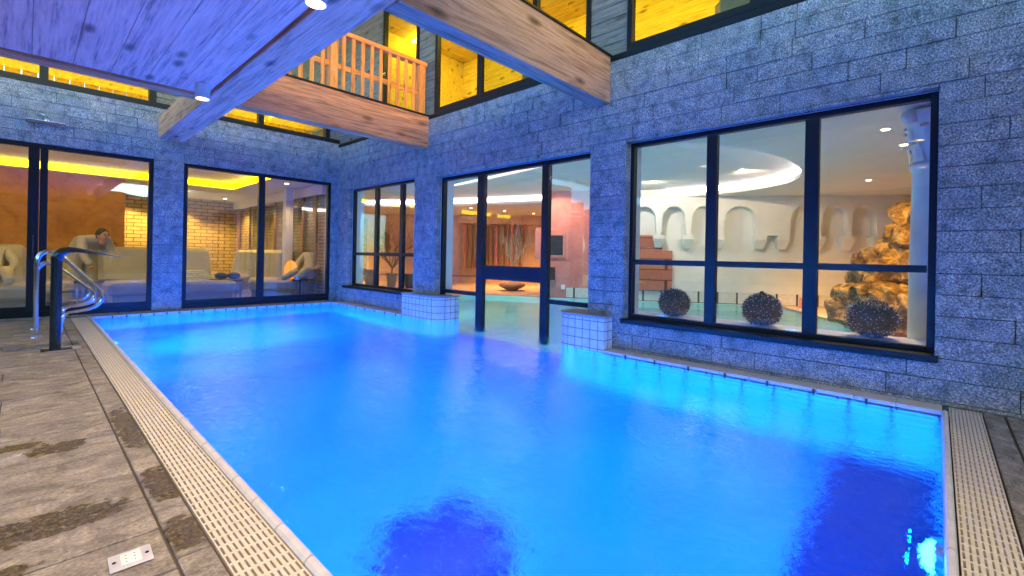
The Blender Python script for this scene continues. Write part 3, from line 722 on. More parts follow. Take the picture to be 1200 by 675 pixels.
for i_, (x, z, hw, hh) in enumerate(path):
    a0, a1 = path[max(0, i_-1)], path[min(len(path)-1, i_+1)]; tx, tz = a1[0]-a0[0], a1[1]-a0[1]; l_ = math.hypot(tx, tz); nx, nz = -tz/l_, tx/l_
    rings.append([bm.verts.new((x+nx*hh*cos(2*pi*k/20), sin(2*pi*k/20)*hw, z+nz*hh*cos(2*pi*k/20))) for k in range(20)])
for a, b in zip(rings, rings[1:]):
    for k in range(20): bm.faces.new((a[k], a[(k+1) % 20], b[(k+1) % 20], b[k]))
bm.faces.new(rings[0][::-1]); bm.faces.new(rings[-1]); obj('blade', bm, 'darksteel', t, smooth=True)
bm = B(); box(bm, -.1, .12, -.085, .06, .003, .012, .002); obj('base_plate', bm, 'darksteel', t)
bm = B(); cyl(bm, (.04, .02, .0028), .15, .15, .003, 32); obj('base_ring', bm, 'capst', t)
t = thing('floor_socket', 'square pale metal floor socket plate set in the stone deck', 'socket', (.245, 1.884, 0), radians(-2))
bm = B(); box(bm, -.054, .054, -.05, .05, .0025, .0065, .0015); obj('plate', bm, 'socketp', t)
bm = B(); box(bm, -.025, .026, -.034, .034, .0068, .009, .001); obj('insert', bm, 'switch', t)
for x, y in ((-.041, 0), (.041, 0)):
    bm = B(); cyl(bm, (x, y, .0068), .0055, .005, .0015, 12); obj('screw', bm, 'darksteel', t)
bm = B()
for i in range(3):
    for j in range(2): cyl(bm, (-.012+j*.022, -.02+i*.02, .0091), .0022, .0022, .0008, 8)
obj('contact_holes', bm, 'black', t)

# ------------------------------ hall behind wall B
P0, P1 = Vector((8.0, 8.7)), Vector((11.7, 2.6)); U = (P1-P0).normalized(); NRM = Vector((-U.y, U.x))  # NRM points away from camera?
if NRM.dot(P0) < 0: NRM = -NRM
def wp(t, d, z): p = P0+U*t+NRM*d; return (p.x, p.y, z)      # d>0 behind the wall face
def wbox(bm, t0, t1, d0, d1, z0, z1):
    vs = [bm.verts.new(wp(t, d, z)) for z in (z0, z1) for t, d in ((t0, d0), (t1, d0), (t1, d1), (t0, d1))]
    for f in ((0,3,2,1),(4,5,6,7),(0,1,5,4),(1,2,6,5),(2,3,7,6),(3,0,4,7)): bm.faces.new([vs[i] for i in f])
HZ = 2.45
hall = thing('spa_hall', 'bright plastered indoor pool hall behind the right windows', 'room')
bm = B(); wbox(bm, 2.98, 11.5, 0, .2, -.2, 3.0); obj('back_wall', bm, 'white', hall)
bm = B(); wbox(bm, 1.72, 2.98, .0, .2, -.2, 3.0); pw = obj('pink_wall', bm, 'pink', hall)
bm = B(); wbox(bm, 1.5, 2.33, -.012, -.001, .93, 1.72)
n_ = obj('niche_frame', bm, 'pinkp', pw)
bm = B(); wbox(bm, 1.62, 2.26, -.03, -.013, .98, 1.66); wbox(bm, 1.78, 2.25, -.05, -.031, 1.0, 1.6); obj('niche_border', bm, 'pink', n_)
bm = B(); wbox(bm, 1.83, 2.2, -.056, -.051, 1.05, 1.54); obj('niche_picture', bm, 'dglass', n_)
bm = B(); wbox(bm, 2.17, 2.27, -.02, -.001, .2, .32); obj('light_switch', bm, 'switch', pw)
# far room wall
q0, q1 = Vector((5.0, 19.1)), Vector((14.0, 9.5)); U2 = (q1-q0).normalized(); N2 = Vector((-U2.y, U2.x)); N2 = N2 if N2.dot(q0) > 0 else -N2
def fbox(bm, t0, t1, d0, d1, z0, z1):
    vs = []
    for z in (z0, z1):
        for t, d in ((t0, d0), (t1, d0), (t1, d1), (t0, d1)):
            p = q0+U2*t+N2*d; vs.append(bm.verts.new((p.x, p.y, z)))
    for f in ((0,3,2,1),(4,5,6,7),(0,1,5,4),(1,2,6,5),(2,3,7,6),(3,0,4,7)): bm.faces.new([vs[i] for i in f])
bm = B(); fbox(bm, -.5, 13.5, 0, .2, -.2, 3); fw = obj('rear_wall', bm, 'sand', hall)
bm = B(); fbox(bm, 3.9, 5.2, -.05, -.001, 0, 2.3); obj('stone_cladding', bm, 'bricky', fw)
bm = B(); fbox(bm, 5.6, 13, -.03, -.001, .22, .27); obj('baseboard', bm, 'drape', fw)
bm = B(); fbox(bm, 8.6, 12.4, -.5, -.001, 2.15, 2.44); obj('orange_soffit', bm, 'sand', fw)
for k in range(12):
    a = 8.75+k*.19; bm = B(); fbox(bm, a, a+random.uniform(.09, .14), -.25+random.uniform(-.04, .04), -.12, .55, random.uniform(2.0, 2.14)); obj('wood_panel', bm, 'drape' if k % 3 else 'pinkp', fw)
# red block pier
bm = B(); wbox(bm, 3.85, 4.55, -.10, -.001, .24, 1.56); wbox(bm, 4.55, 4.78, -.10, -.001, .24, 1.2); pr = obj('terracotta_pier', bm, 'redbrick', hall)
bm = B(); wbox(bm, 2.3, 2.95, -.03, -.001, -.02, .25); wbox(bm, 2.95, 8.6, -.035, -.001, -.1, .26); obj('tile_band', bm, 'tileband', hall)
# corbelled blind arcade
cs = [4.12, 4.78, 5.42, 6.2, 7.5, 8.1, 8.66]; HW = dict(zip(cs, (.25, .25, .24, .31, .26, .24, .22)))
prof = [(3.7, 1.57)]
for c in cs:
    hw = HW[c]
    prof.append((c-hw*1.12, 1.57))
    for k in range(17):
        a = pi*k/16; prof.append((c-hw*cos(a)*(1.0-.0*k), 1.96+.27*sin(a)))
    prof.append((c+hw*1.12, 1.57))
prof.append((9.4, 1.57))
bm = B()
def pv(t, d, z): return bm.verts.new(wp(t, d, z))
for (ta, za), (tb, zb) in zip(prof, prof[1:]):
    bm.faces.new((pv(ta, -.26, za), pv(tb, -.26, zb), pv(tb, -.002, zb), pv(ta, -.002, za)))
    if abs(tb-ta) > 1e-4: bm.faces.new((pv(ta, -.26, za), pv(tb, -.26, zb), pv(tb, -.26, 2.448), pv(ta, -.26, 2.448)))
bmesh.ops.remove_doubles(bm, verts=bm.verts[:], dist=1e-4)
ar = obj('blind_arcade', bm, 'white', hall)
ed = [3.78, 4.45, 5.1, 5.76, 6.64, 7.1, 7.8, 8.38, 8.95]
for c in ed:
    bm = B(); w = .1
    a = [bm.verts.new(wp(c+s*w, d, z)) for s, d, z in ((-1.2, -.26, 1.569), (1.2, -.26, 1.569), (1.2, -.002, 1.569), (-1.2, -.002, 1.569), (-.75, -.14, 1.27), (.75, -.14, 1.27), (.75, -.002, 1.27), (-.75, -.002, 1.27))]
    b = [bm.verts.new(wp(c+s*w, d, z)) for s, d, z in ((-1.2, -.26, 1.47), (1.2, -.26, 1.47), (1.2, -.002, 1.47), (-1.2, -.002, 1.47))]
    for f in ((a[3], a[2], a[1], a[0]), (a[0], a[1], b[1], b[0]), (a[1], a[2], b[2], b[1]), (a[2], a[3], b[3], b[2]), (a[3], a[0], b[0], b[3]), (b[0], b[1], a[5], a[4]), (b[1], b[2], a[6], a[5]), (b[2], b[3], a[7], a[6]), (b[3], b[0], a[4], a[7]), (a[4], a[5], a[6], a[7])): bm.faces.new(f)
    obj('corbel', bm, 'white', ar)
# ceiling with oval cove
oval = [(8.4, 1.6), (9.6, 2.05), (10.3, 3.2), (10.35, 4.6), (9.95, 6.2), (9.3, 8.2), (8.6, 10.3), (7.9, 12.0), (7.2, 12.7), (6.55, 12.1), (6.4, 10.5), (6.3, 8.8), (6.1, 7.0), (5.75, 5.0), (5.38, 3.6), (5.4, 2.7), (6.0, 2.05), (7.0, 1.65)]
ov = []
n = len(oval)
for i in range(n):
    p0, p1, p2, p3 = [Vector(oval[(i+k-1) % n]) for k in range(4)]
    for s in range(5):
        t = s/5; ov.append(.5*((2*p1)+(p2-p0)*t+(2*p0-5*p1+4*p2-p3)*t*t+(-p0+3*p1-3*p2+p3)*t**3))
bm = B()
outer = [(4.82, -2.0), (14.5, -2.0), (14.5, 20), (4.82, 20)]
vo = [bm.verts.new((x, y, HZ)) for x, y in outer]; vi = [bm.verts.new((p.x, p.y, HZ)) for p in ov]
es = [bm.edges.new((vo[i], vo[(i+1) % 4])) for i in range(4)]+[bm.edges.new((vi[i], vi[(i+1) % len(vi)])) for i in range(len(vi))]
bmesh.ops.triangle_fill(bm, use_beauty=True, edges=es)
ctr = sum(ov, Vector((0, 0)))/len(ov)
for f in list(bm.faces):
    c = f.calc_center_median()
    if all(v in vi for v in f.verts): 
        # drop faces filling the oval
        bm.faces.remove(f)
cl = obj('ceiling', bm, 'ceilw', hall)
bm = B(); a = [bm.verts.new((p.x, p.y, HZ)) for p in ov]; b = [bm.verts.new((p.x, p.y, HZ+.07)) for p in ov]
for i in range(len(ov)): bm.faces.new((a[i], a[(i+1) % len(ov)], b[(i+1) % len(ov)], b[i]))
obj('cove_lip', bm, 'ceilw', cl)
def scaled(k): return [ctr+(p-ctr)*k for p in ov]
o1 = scaled(1.03)
bm = B(); a = [bm.verts.new((p.x, p.y, HZ+.07)) for p in o1]; b = [bm.verts.new((p.x, p.y, HZ+.2)) for p in o1]
for i in range(len(o1)): bm.faces.new((a[i], a[(i+1) % len(o1)], b[(i+1) % len(o1)], b[i]))
obj('cove_light', bm, 'cove_w', cl)
bm = B(); bm.faces.new([bm.verts.new((p.x, p.y, HZ+.2)) for p in o1]); bmesh.ops.triangulate(bm, faces=bm.faces[:]); obj('cove_ceiling', bm, 'ceilw', cl)
# hall floor / ledges
bm = B(); box(bm, 4.83, 9.2, -2, .895, -.3, .0); poly_prism(bm, [(9.2, -2), (14.5, -2), (14.5, 4), (11.62, 2.6), (9.9, 1.5), (9.2, .9)], -.3, 0); poly_prism(bm, [(4.83, 8.81), (8.0, 8.61), (9.4, 6.7), (9.9, 7.5), (14.5, 7.5), (14.5, 20), (4.83, 20)], -.3, 0.0); struct('hall_floor', bm, 'sand')
bm = B(); box(bm, 4.64, 5.1, -.4, 2.9, .0, .372, .004); o = tag(obj('window_ledge', bm, 'white'), 'white ledge inside the large right window carrying the three spiky balls', 'ledge')
bm = B(); box(bm, 4.83, 14.5, -2.1, -2.0, -.2, 3); o = obj('side_wall', bm, 'sand', hall)
bm = B(); box(bm, 14.5, 14.6, -2.1, 20, -.2, 3); box(bm, 4.83, 14.5, 20, 20.1, -.2, 3); o = obj('end_wall', bm, 'sand', hall)
def hspot(x, y, label, e=30, col=(1, .62, .25), aim=None, size=110):
    zc = HZ+.2 if any((x, y) == q_ for q_ in ((9.0, 4.6), (8.8, 2.6), (8.3, 6.6))) else HZ
    t = thing('recessed_spotlight', label, 'spotlight', (x, y, zc-.003), group='recessed spotlights in the hall ceiling')
    bm = B(); cyl(bm, (0, 0, -.008), .055, .055, .008, 20); obj('trim_ring', bm, 'switch', t)
    bm = B(); cyl(bm, (0, 0, -.013), .036, .036, .005, 16); obj('lens', bm, 'bulb', t)
    ld = bpy.data.lights.new('lamp_light', 'SPOT'); ld.energy = e; ld.color = col; ld.spot_size = radians(size); ld.spot_blend = .6; ld.shadow_soft_size = .04
    lo = bpy.data.objects.new('lamp_light', ld); C.objects.link(lo); lo.parent = t; lo.location = (0, 0, -.02)
    if aim: lo.rotation_euler = (Vector((x, y, HZ))-Vector(aim)).to_track_quat('Z', 'Y').to_euler()
hspot(9.0, 4.6, 'recessed spotlight in front of the blind arcade', 75, (1, .88, .68), (11.0, 3.9, 1.2), 150)
hspot(6.3, .43, 'recessed spotlight nearest the column seen through the right pane', 170, (1, .7, .4))
hspot(7.25, .32, 'recessed spotlight between the column and the rock', 420, (1, .5, .05), (8.9, .55, .9), 70)
hspot(10.0, .9, 'tiny recessed spotlight just above the top of the rock', 330, (1, .52, .16))
hspot(10.45, 10.15, 'left warm spotlight above the bowl tree', 200, (1, .5, .15)); hspot(11.6, 9.9, 'right warm spotlight above the bowl tree', 200, (1, .5, .15)); hspot(9.2, 10.35, 'warm spotlight beside the left door mullion', 60, (1, .5, .15))
hspot(7.4, 14.2, 'warm spotlight in front of the stone cladding at the corner window', 260, (1, .55, .2))
hspot(8.8, 2.6, 'recessed spotlight between the arcade and the right pane', 120, (1, .72, .42), (11.2, 2.6, 1.2), 120)
hspot(8.3, 6.6, 'warm spotlight lighting the pink wall beside the picture', 120, (1, .6, .35), (9.2, 6.9, 1.2), 100)

# column
t = thing('marble_column', 'pale column with a leafy carved capital at the right window edge', 'column', (5.3, .01, .0))
bm = B(); lathe(bm, [(.2, 0), (.2, .06), (.165, .08), (.185, .12), (.185, .16), (.18, .2), (.178, 1.0), (.165, 1.8), (.185, 1.815), (.185, 1.85), (.165, 1.86)], 40); obj('shaft', bm, 'marble', t, smooth=True)
bm = B(); lathe(bm, [(.16, 1.86), (.17, 1.95), (.19, 2.1), (.23, 2.24), (.24, 2.3)], 48)
for row, (z0, r0_, n_, hh) in enumerate(((1.87, .165, 8, .17), (1.98, .175, 8, .2))):
    for k in range(n_):
        a = (k+.5*row)*2*pi/n_; ca, sa = cos(a), sin(a); P = []
        for i in range(7):
            u_ = i/6; rr = r0_+.012+.035*u_**2+(.018 if i >= 5 else 0); z = z0+hh*min(1, u_*1.15)-(.035 if i == 6 else 0); P.append((rr*ca, rr*sa, z, .055*(1-.55*u_)))
        ring = []
        for (px_, py_, z, w_) in P:
            ring.append([bm.verts.new((px_-sa*w_*q_+ca*(.012*(1-abs(q_))), py_+ca*w_*q_+sa*(.012*(1-abs(q_))), z)) for q_ in (-1, -.5, 0, .5, 1)])
        for r1_, r2_ in zip(ring, ring[1:]):
            for i in range(4): bm.faces.new((r1_[i], r1_[i+1], r2_[i+1], r2_[i]))
for k in range(4):
    a = pi/4+k*pi/2; ca, sa = cos(a), sin(a)
    cyl(bm, (ca*.25+sa*.035, sa*.25-ca*.035, 2.25), .055, .055, .07, 18, (-sa, ca, 0))
obj('capital', bm, 'marble', t, smooth=True)
bm = B(); box(bm, -.27, .27, -.27, .27, 2.331, HZ-.002, .01); obj('abacus', bm, 'marble', t)

# spiky balls
def spiky(x, y, r, label, top=False, seed=1):
    rnd = random.Random(seed)
    t = thing('spiky_ball', label, 'ornament', (x, y, .373), group='dark spiky balls on the window ledge')
    bm = B(); bmesh.ops.create_icosphere(bm, subdivisions=4, radius=r, matrix=Matrix.Translation((0, 0, r*.93)) @ Matrix.Diagonal((1, 1, .93, 1)))
    for v in bm.verts: v.co += (v.co-Vector((0, 0, r))).normalized()*noise.noise(v.co*30)*.008
    obj('ball_core', bm, 'ball', t)
    bm = B(); g = pi*(3-5**.5); n_ = 650
    for i in range(n_):
        z = 1-2*(i+.5)/n_; rr = (1-z*z)**.5; d = Vector((rr*cos(g*i), rr*sin(g*i), z))
        d = (d+Vector((rnd.uniform(-.06, .06), rnd.uniform(-.06, .06), rnd.uniform(-.06, .06)))).normalized()
        p = Vector((d.x*r, d.y*r, r*.93+d.z*r*.93)); l = rnd.uniform(.016, .03)
        if p.z+d.z*l < 0: continue
        cyl(bm, p-d*.004, .0055, .001, l, 4, d)
        if rnd.random() < .5:
            r_ = bmesh.ops.create_cube(bm, size=.0062, matrix=Matrix.Translation(p+d*l))
            for f in {f for v in r_['verts'] for f in v.link_faces}: f.material_index = 1
    obj('spikes', bm, None, t, mats=['ball', 'tip'])
    if top:
        bm = B(); bmesh.ops.create_uvsphere(bm, u_segments=12, v_segments=8, radius=.022, matrix=Matrix.Translation((0, 0, 2*r*.93+.012))); obj('top_knob', bm, 'ball', t)
spiky(4.9, 2.12, .157, 'smallest-looking spiky ball, leftmost of the three on the ledge', seed=1)
spiky(4.9, 1.245, .162, 'middle spiky ball with a little knob on top, purple-tinged', True, 2)
spiky(4.9, .40, .162, 'largest-looking spiky ball in front of the rock, rightmost on the ledge', seed=3)

# rock
bm = B(); rnd = random.Random(5)
lumps = [((9.0, .3, .35), (.75, .8, .5)), ((9.1, .1, .8), (.6, .75, .5)), ((9.1, .0, 1.25), (.45, .55, .42)), ((9.15, -.05, 1.6), (.33, .42, .42)), ((8.8, -.5, .5), (.8, .8, .7)), ((8.75, .55, .2), (.4, .4, .3)), ((9.3, -.9, 1.0), (.6, .7, .8))]
for c, s in lumps:
    r = bmesh.ops.create_icosphere(bm, subdivisions=5, radius=1, matrix=Matrix.Translation(c) @ Matrix.Diagonal((*s, 1)))
    for v in r['verts']:
        d = (v.co-Vector(c)).normalized()
        k = noise.hetero_terrain(v.co*1.7, 1.0, 2.1, 6, .6)*.10 + noise.noise(v.co*3.7)*.14 + abs(noise.noise(v.co*9))*.07
        k += (abs(noise.noise(v.co*5.5+Vector((3, 1, 7))))-.2)*.16+(abs(noise.noise(v.co*17))-.2)*.05
        v.co += d*k; v.co.z += round(v.co.z*4)/4*.0
        v.co.z = v.co.z*.75+.25*(round(v.co.z*3.2+noise.noise(v.co*1.3)*.6)/3.2)
tag(obj('rock_formation', bm, 'rock'), 'rugged brown rock stack lit golden behind the column', 'rock')

# bare trees
def branch_tree(bm, base, h, spread, seed, r0=.02, depth=4, n0=9):
    rnd = random.Random(seed)
    def grow(p, d, l, r, k):
        pts = [p]; q_ = p.copy(); dd = d.copy()
        for i in range(4):
            dd = (dd+Vector((rnd.uniform(-.22, .22), rnd.uniform(-.22, .22), rnd.uniform(-.05, .18)))).normalized(); q_ = q_+dd*l/4; pts.append(q_.copy())
        tube(bm, pts, r, 5, r1=r*.45)
        if k > 0:
            for j in range(rnd.randint(2, 4)):
                i = rnd.randint(1, 4); a = rnd.uniform(0, 6.28)
                nd = (dd+Vector((cos(a), sin(a), rnd.uniform(-.1, .5)))*spread).normalized(); grow(pts[i], nd, l*rnd.uniform(.5, .75), r*.55, k-1)
    for i in range(n0):
        a = 2*pi*i/n0+rnd.uniform(-.3, .3); grow(Vector(base), Vector((cos(a)*spread*.8, sin(a)*spread*.8, rnd.uniform(.7, 1.3))).normalized(), h*rnd.uniform(.4, .6), r0, depth-1)
def pot(bm, r, h): lathe(bm, [(r*.7, 0), (r*.85, h*.3), (r, h*.85), (r*1.06, h*.9), (r*1.06, h), (r*.9, h), (r*.88, h*.9)], 28)
t = thing('bare_tree', 'pale bare branch tree in a low brown bowl seen through the swim-through door', 'tree', (9.7, 9.05, 0))
bm = B(); lathe(bm, [(.12, 0), (.22, .05), (.36, .12), (.4, .17), (.36, .2), (.2, .26)], 32); obj('bowl', bm, 'pot', t, smooth=True)
bm = B(); tube(bm, [(0, 0, .2), (.01, .01, .55), (0, 0, .9)], .03, 8, r1=.02); branch_tree(bm, (0, 0, .75), 1.25, .75, 4, .015, 4, 9); obj('branches', bm, 'bark', t)
t = thing('bare_tree', 'bare brown tree in a grey-blue pot seen through the corner window', 'tree', (7.6, 12.1, 0))
bm = B(); pot(bm, .16, .42); obj('pot', bm, 'potg', t)
bm = B(); tube(bm, [(0, 0, .38), (.02, 0, .6)], .025, 8); branch_tree(bm, (0.02, 0, .55), 1.6, .8, 9, .016, 4, 9); obj('branches', bm, 'barkd', t)
t = thing('plant_pot', 'tall grey pot left of the potted tree in the corner window', 'pot', (7.35, 12.9, 0)); bm = B(); pot(bm, .2, .5); obj('pot_body', bm, 'potg', t)
bm = B(); cyl(bm, (0, 0, .4), .17, .17, .04, 20); obj('soil', bm, 'black', t)
t = thing('plant_pot', 'dark pot at the right edge of the corner window', 'pot', (7.75, 11.35, 0)); bm = B(); pot(bm, .17, .42); obj('pot_body', bm, 'potd', t)
bm = B(); cyl(bm, (0, 0, .34), .15, .15, .03, 20); obj('soil', bm, 'black', t)
t = thing('wall_mask', 'reddish-brown carved mask hanging on the rear wall of the corner window', 'wall ornament', (8.9, 14.6, 1.55), radians(-45))
bm = B(); bmesh.ops.create_uvsphere(bm, u_segments=20, v_segments=14, radius=.2, matrix=Matrix.Diagonal((.75, .4, 1.15, 1))); obj('face', bm, 'pot', t, smooth=True)
bm = B(); box(bm, -.03, .03, -.14, -.05, -.08, .06, .01); obj('nose', bm, 'pot', t)
bm = B(); box(bm, -.18, .18, -.05, .05, -.4, -.2, .02); obj('lower_ornament', bm, 'pot', t)
t = thing('poolside_speaker', 'dark green box on the pink wall beside the door mullion', 'box', wp(1.85, -.15, .55), 0)
bm = B(); box(bm, -.14, .14, -.12, .12, -.12, .2, .01); obj('housing', bm, 'potd', t)
bm = B(); box(bm, -.12, .12, -.135, -.121, -.1, .18, .004); obj('grille', bm, 'black', t)
# swimmer rail knobs at inner pool edge
for k, tt in enumerate((7.35, 8.1)):
    p = wp(tt, -.5, 0); bm = B(); tube(bm, smooth_path([(0, 0, -.1), (0, 0, .12), (.05, 0, .2), (.12, 0, .15), (.14, 0, -.1)]), .022, 10)
    o = obj('grab_rail', bm, 'pinkp'); o.location = p; tag(o, 'small pinkish grab rail at the inner pool edge, %s' % ('behind the middle ball' if k == 0 else 'just right of the second mullion'), 'grab rail')

# ------------------------------ lounge behind wall A
lg = thing('lounge_room', 'yellow-lit relaxation lounge behind the sliding doors', 'room')
YB = 15.6
bm = B(); box(bm, -4.5, 1.43, 12.6, 12.8, -.02, 3.0); obj('ochre_wall', bm, 'ochre', lg)
bm = B(); box(bm, 1.3, 4.6, YB-.05, YB+.2, -.02, 3.0); obj('stone_wall', bm, 'brick', lg)
bm = B(); box(bm, 4.4, 4.5, 9.45, YB, -.02, 3.0); obj('side_wall', bm, 'bricky', lg)
bm = B(); box(bm, -4.6, -4.5, 9.4, YB, -.02, 3.0); obj('left_wall', bm, 'ochre', lg)
bm = B(); box(bm, -4.6, 4.5, 9.44, YB, -.1, -.002); struct('lounge_floor', bm, 'capst')
CX1, CY1, CY0, CX0 = 3.4, 12.45, 9.75, -4.0; LZ = 2.47
bm = B()
box(bm, -4.6, CX0, 9.45, YB, LZ, LZ+.02); box(bm, CX0, CX1, CY1, YB, LZ, LZ+.02); box(bm, CX1, 4.5, 9.45, YB, LZ, LZ+.02); box(bm, CX0, CX1, 9.45, CY0, LZ, LZ+.02)
box(bm, -4.6, 4.5, 9.45, YB, LZ+.16, LZ+.2); lc = obj('ceiling', bm, 'ceilw', lg)
bm = B()
box(bm, CX0, CX1+.03, CY1+.02, CY1+.04, LZ+.03, LZ+.15); box(bm, CX1+.01, CX1+.03, CY0, CY1, LZ+.03, LZ+.15); obj('cove_light', bm, 'cove_y', lc)
# glazed partition with wood posts
pt = thing('glass_partition', 'glazed partition with slim wooden posts along the lounge right side', 'partition')
for k, y in enumerate((9.9, 10.6, 11.4, 12.3, 13.2, 14.2, 15.2)):
    bm = B(); box(bm, 4.3, 4.35, y-.03, y+.03, 0, 2.25, .003); obj('post', bm, 'drape', pt)
bm = B(); box(bm, 4.27, 4.38, 9.5, YB-.06, 2.25, 2.46); obj('header', bm, 'ceilw', pt)
for k, (a, b) in enumerate(((9.93, 10.57), (10.63, 11.37), (11.43, 12.27), (12.33, 13.17), (13.23, 14.17))):
    bm = B(); box(bm, 4.32, 4.33, a, b, .02, 2.25); obj('pane', bm, 'glass', pt)
bm = B(); box(bm, 4.0, 4.16, 10.75, 10.93, 0, 2.46, .005); tag(obj('white_post', bm, 'white'), 'pale square post in the middle of the right sliding door view', 'post')
def lspot(x, y, label, e=40, aim=None, size=120):
    t = thing('lounge_spotlight', label, 'spotlight', (x, y, LZ-.001), group='recessed lounge spotlights')
    bm = B(); cyl(bm, (0, 0, -.008), .06, .06, .008, 20); obj('trim_ring', bm, 'switch', t)
    bm = B(); cyl(bm, (0, 0, -.013), .04, .04, .005, 16); obj('lens', bm, 'bulb', t)
    ld = bpy.data.lights.new('lamp_light', 'SPOT'); ld.energy = e; ld.color = (1, .6, .12); ld.spot_size = radians(size); ld.spot_blend = .5; ld.shadow_soft_size = .04
    lo = bpy.data.objects.new('lamp_light', ld); C.objects.link(lo); lo.parent = t; lo.location = (0, 0, -.02)
    if aim: lo.rotation_euler = (Vector((x, y, LZ))-Vector(aim)).to_track_quat('Z', 'Y').to_euler()
lspot(2.75, 15.1, 'spotlight washing the split-stone lounge wall', 260); lspot(3.8, 14.6, 'spotlight at the lounge corner by the partition', 180); lspot(3.85, 11.9, 'spotlight over the partition side', 90); lspot(1.75, 15.0, 'spotlight on the stone wall strip beside the ochre wall', 260)
lspot(.5, 9.62, 'spotlight just inside the left sliding door', 90, (.5, 12.5, 1.2)); lspot(-1.5, 9.62, 'spotlight far left just inside the left sliding door', 90, (-.5, 12.5, 1.2)); lspot(3.8, 10.2, 'spotlight nearest the right sliding door', 60)

def chaise(x, y, rz, label, towel=False):
    t = thing('chaise_lounge', label, 'lounger', (x, y, 0), rz, 'cream chaise lounges in the lounge')
    bm = B(); box(bm, -.42, .42, -1.0, .35, .2, .42, .05); obj('seat', bm, 'leather', t)
    bm = B(); vs = box(bm, -.43, .43, 0, .16, 0, .68, .07)
    for v in bm.verts: v.co = Vector((v.co.x, v.co.y+.28+v.co.z*.38, v.co.z+.36))
    obj('backrest', bm, 'leather', t)
    bm = B(); box(bm, -.36, .36, -.9, .3, .06, .2, .01); obj('base', bm, 'leather', t)
    for sx in (-.3, .3):
        for sy in (-.8, .2):
            bm = B(); cyl(bm, (sx, sy, 0), .02, .02, .06, 10); obj('leg', bm, 'steel', t)
    if towel:
        bm = B()
        for k in range(5):
            box(bm, -.3+.02*k, .3-.03*k, -.1+.02*k, .28, .421+.035*k, .452+.035*k, .012)
        o = obj('folded_towel', bm, 'quilt'); o.location = (x, y, 0); o.rotation_euler = (0, 0, rz); tag(o, 'stack of rumpled white towels on the lounger behind the right sliding door', 'towel')
chaise(1.36, 10.95, 0, 'cream chaise with a wide rounded back, in the pane beside the stone pier')
chaise(2.33, 10.9, .08, 'cream chaise carrying white towels at the left of the right door', True)
chaise(3.55, 12.6, -.9, 'cream chaise turned sideways just left of the right door mullion')
chaise(3.75, 10.9, -.3, 'cream chaise just right of the mullion, low seat toward the pool')
chaise(-.35, 10.9, .1, 'cream chaise at the far left pane under the reclining person')
chaise(.35, 12.1, 0, 'cream chaise behind the spout near the bending person')
def table(x, y, label):
    t = thing('side_table', label, 'table', (x, y, 0), group='dark side tables')
    bm = B(); box(bm, -.28, .28, -.2, .2, .38, .42, .005); obj('tabletop', bm, 'black', t)
    bm = B()
    for k in range(7): box(bm, -.25+k*.08, -.22+k*.08, -.17, -.14, 0, .379)
    obj('slatted_front', bm, 'potg', t)
    for sx in (-.24, .24):
        bm = B(); box(bm, sx-.02, sx+.02, .12, .16, 0, .379); obj('leg', bm, 'black', t)
    return t
table(2.78, 10.6, 'dark slatted side table between the loungers of the right door'); table(.86, 11.1, 'dark side table left of the wide cream chaise')
table(3.93, 10.2, 'dark side table at the right edge of the right door')
for (x, y, l) in ((2.72, 10.6, 'black dome-shaped cap lying on the slatted side table'), (2.95, 10.62, 'second black cushion-like bundle beside the chaise at the mullion')):
    bm = B(); bmesh.ops.create_uvsphere(bm, u_segments=16, v_segments=10, radius=.11, matrix=Matrix.Translation((0, 0, .07)) @ Matrix.Diagonal((1.1, .9, .65, 1)))
    o = obj('black_bundle', bm, 'black', smooth=True); o.location = (x, y, .42); tag(o, l, 'bundle')
t = thing('potted_plant', 'small dark palm-like plant above the chaise back in the left door', 'plant', (1.16, 12.1, .55))
bm = B(); pot(bm, .05, .1); obj('pot', bm, 'potd', t)
bm = B(); rnd = random.Random(4); tube(bm, [(0, 0, .08), (0, 0, .5)], .006, 6)
for k in range(12):
    a = k*pi/6; tube(bm, smooth_path([(0, 0, .5), (.06*cos(a), .06*sin(a), .57), (.13*cos(a), .13*sin(a), .5+rnd.uniform(-.03, .03))], 4), .006, 5, r1=.001)
obj('leaves', bm, 'black', t)
t = thing('orange_lamp', 'glowing orange egg-shaped lamp beside the pale post', 'lamp', (3.9, 10.15, .42))
bm = B(); lathe(bm, [(.05, 0), (.1, .05), (.13, .15), (.12, .27), (.08, .36), (.02, .4)], 24); obj('glow_shade', bm, 'orange', t, smooth=True)
bm = B(); cyl(bm, (0, 0, -.0), .06, .05, .01, 20); obj('base', bm, 'black', t)

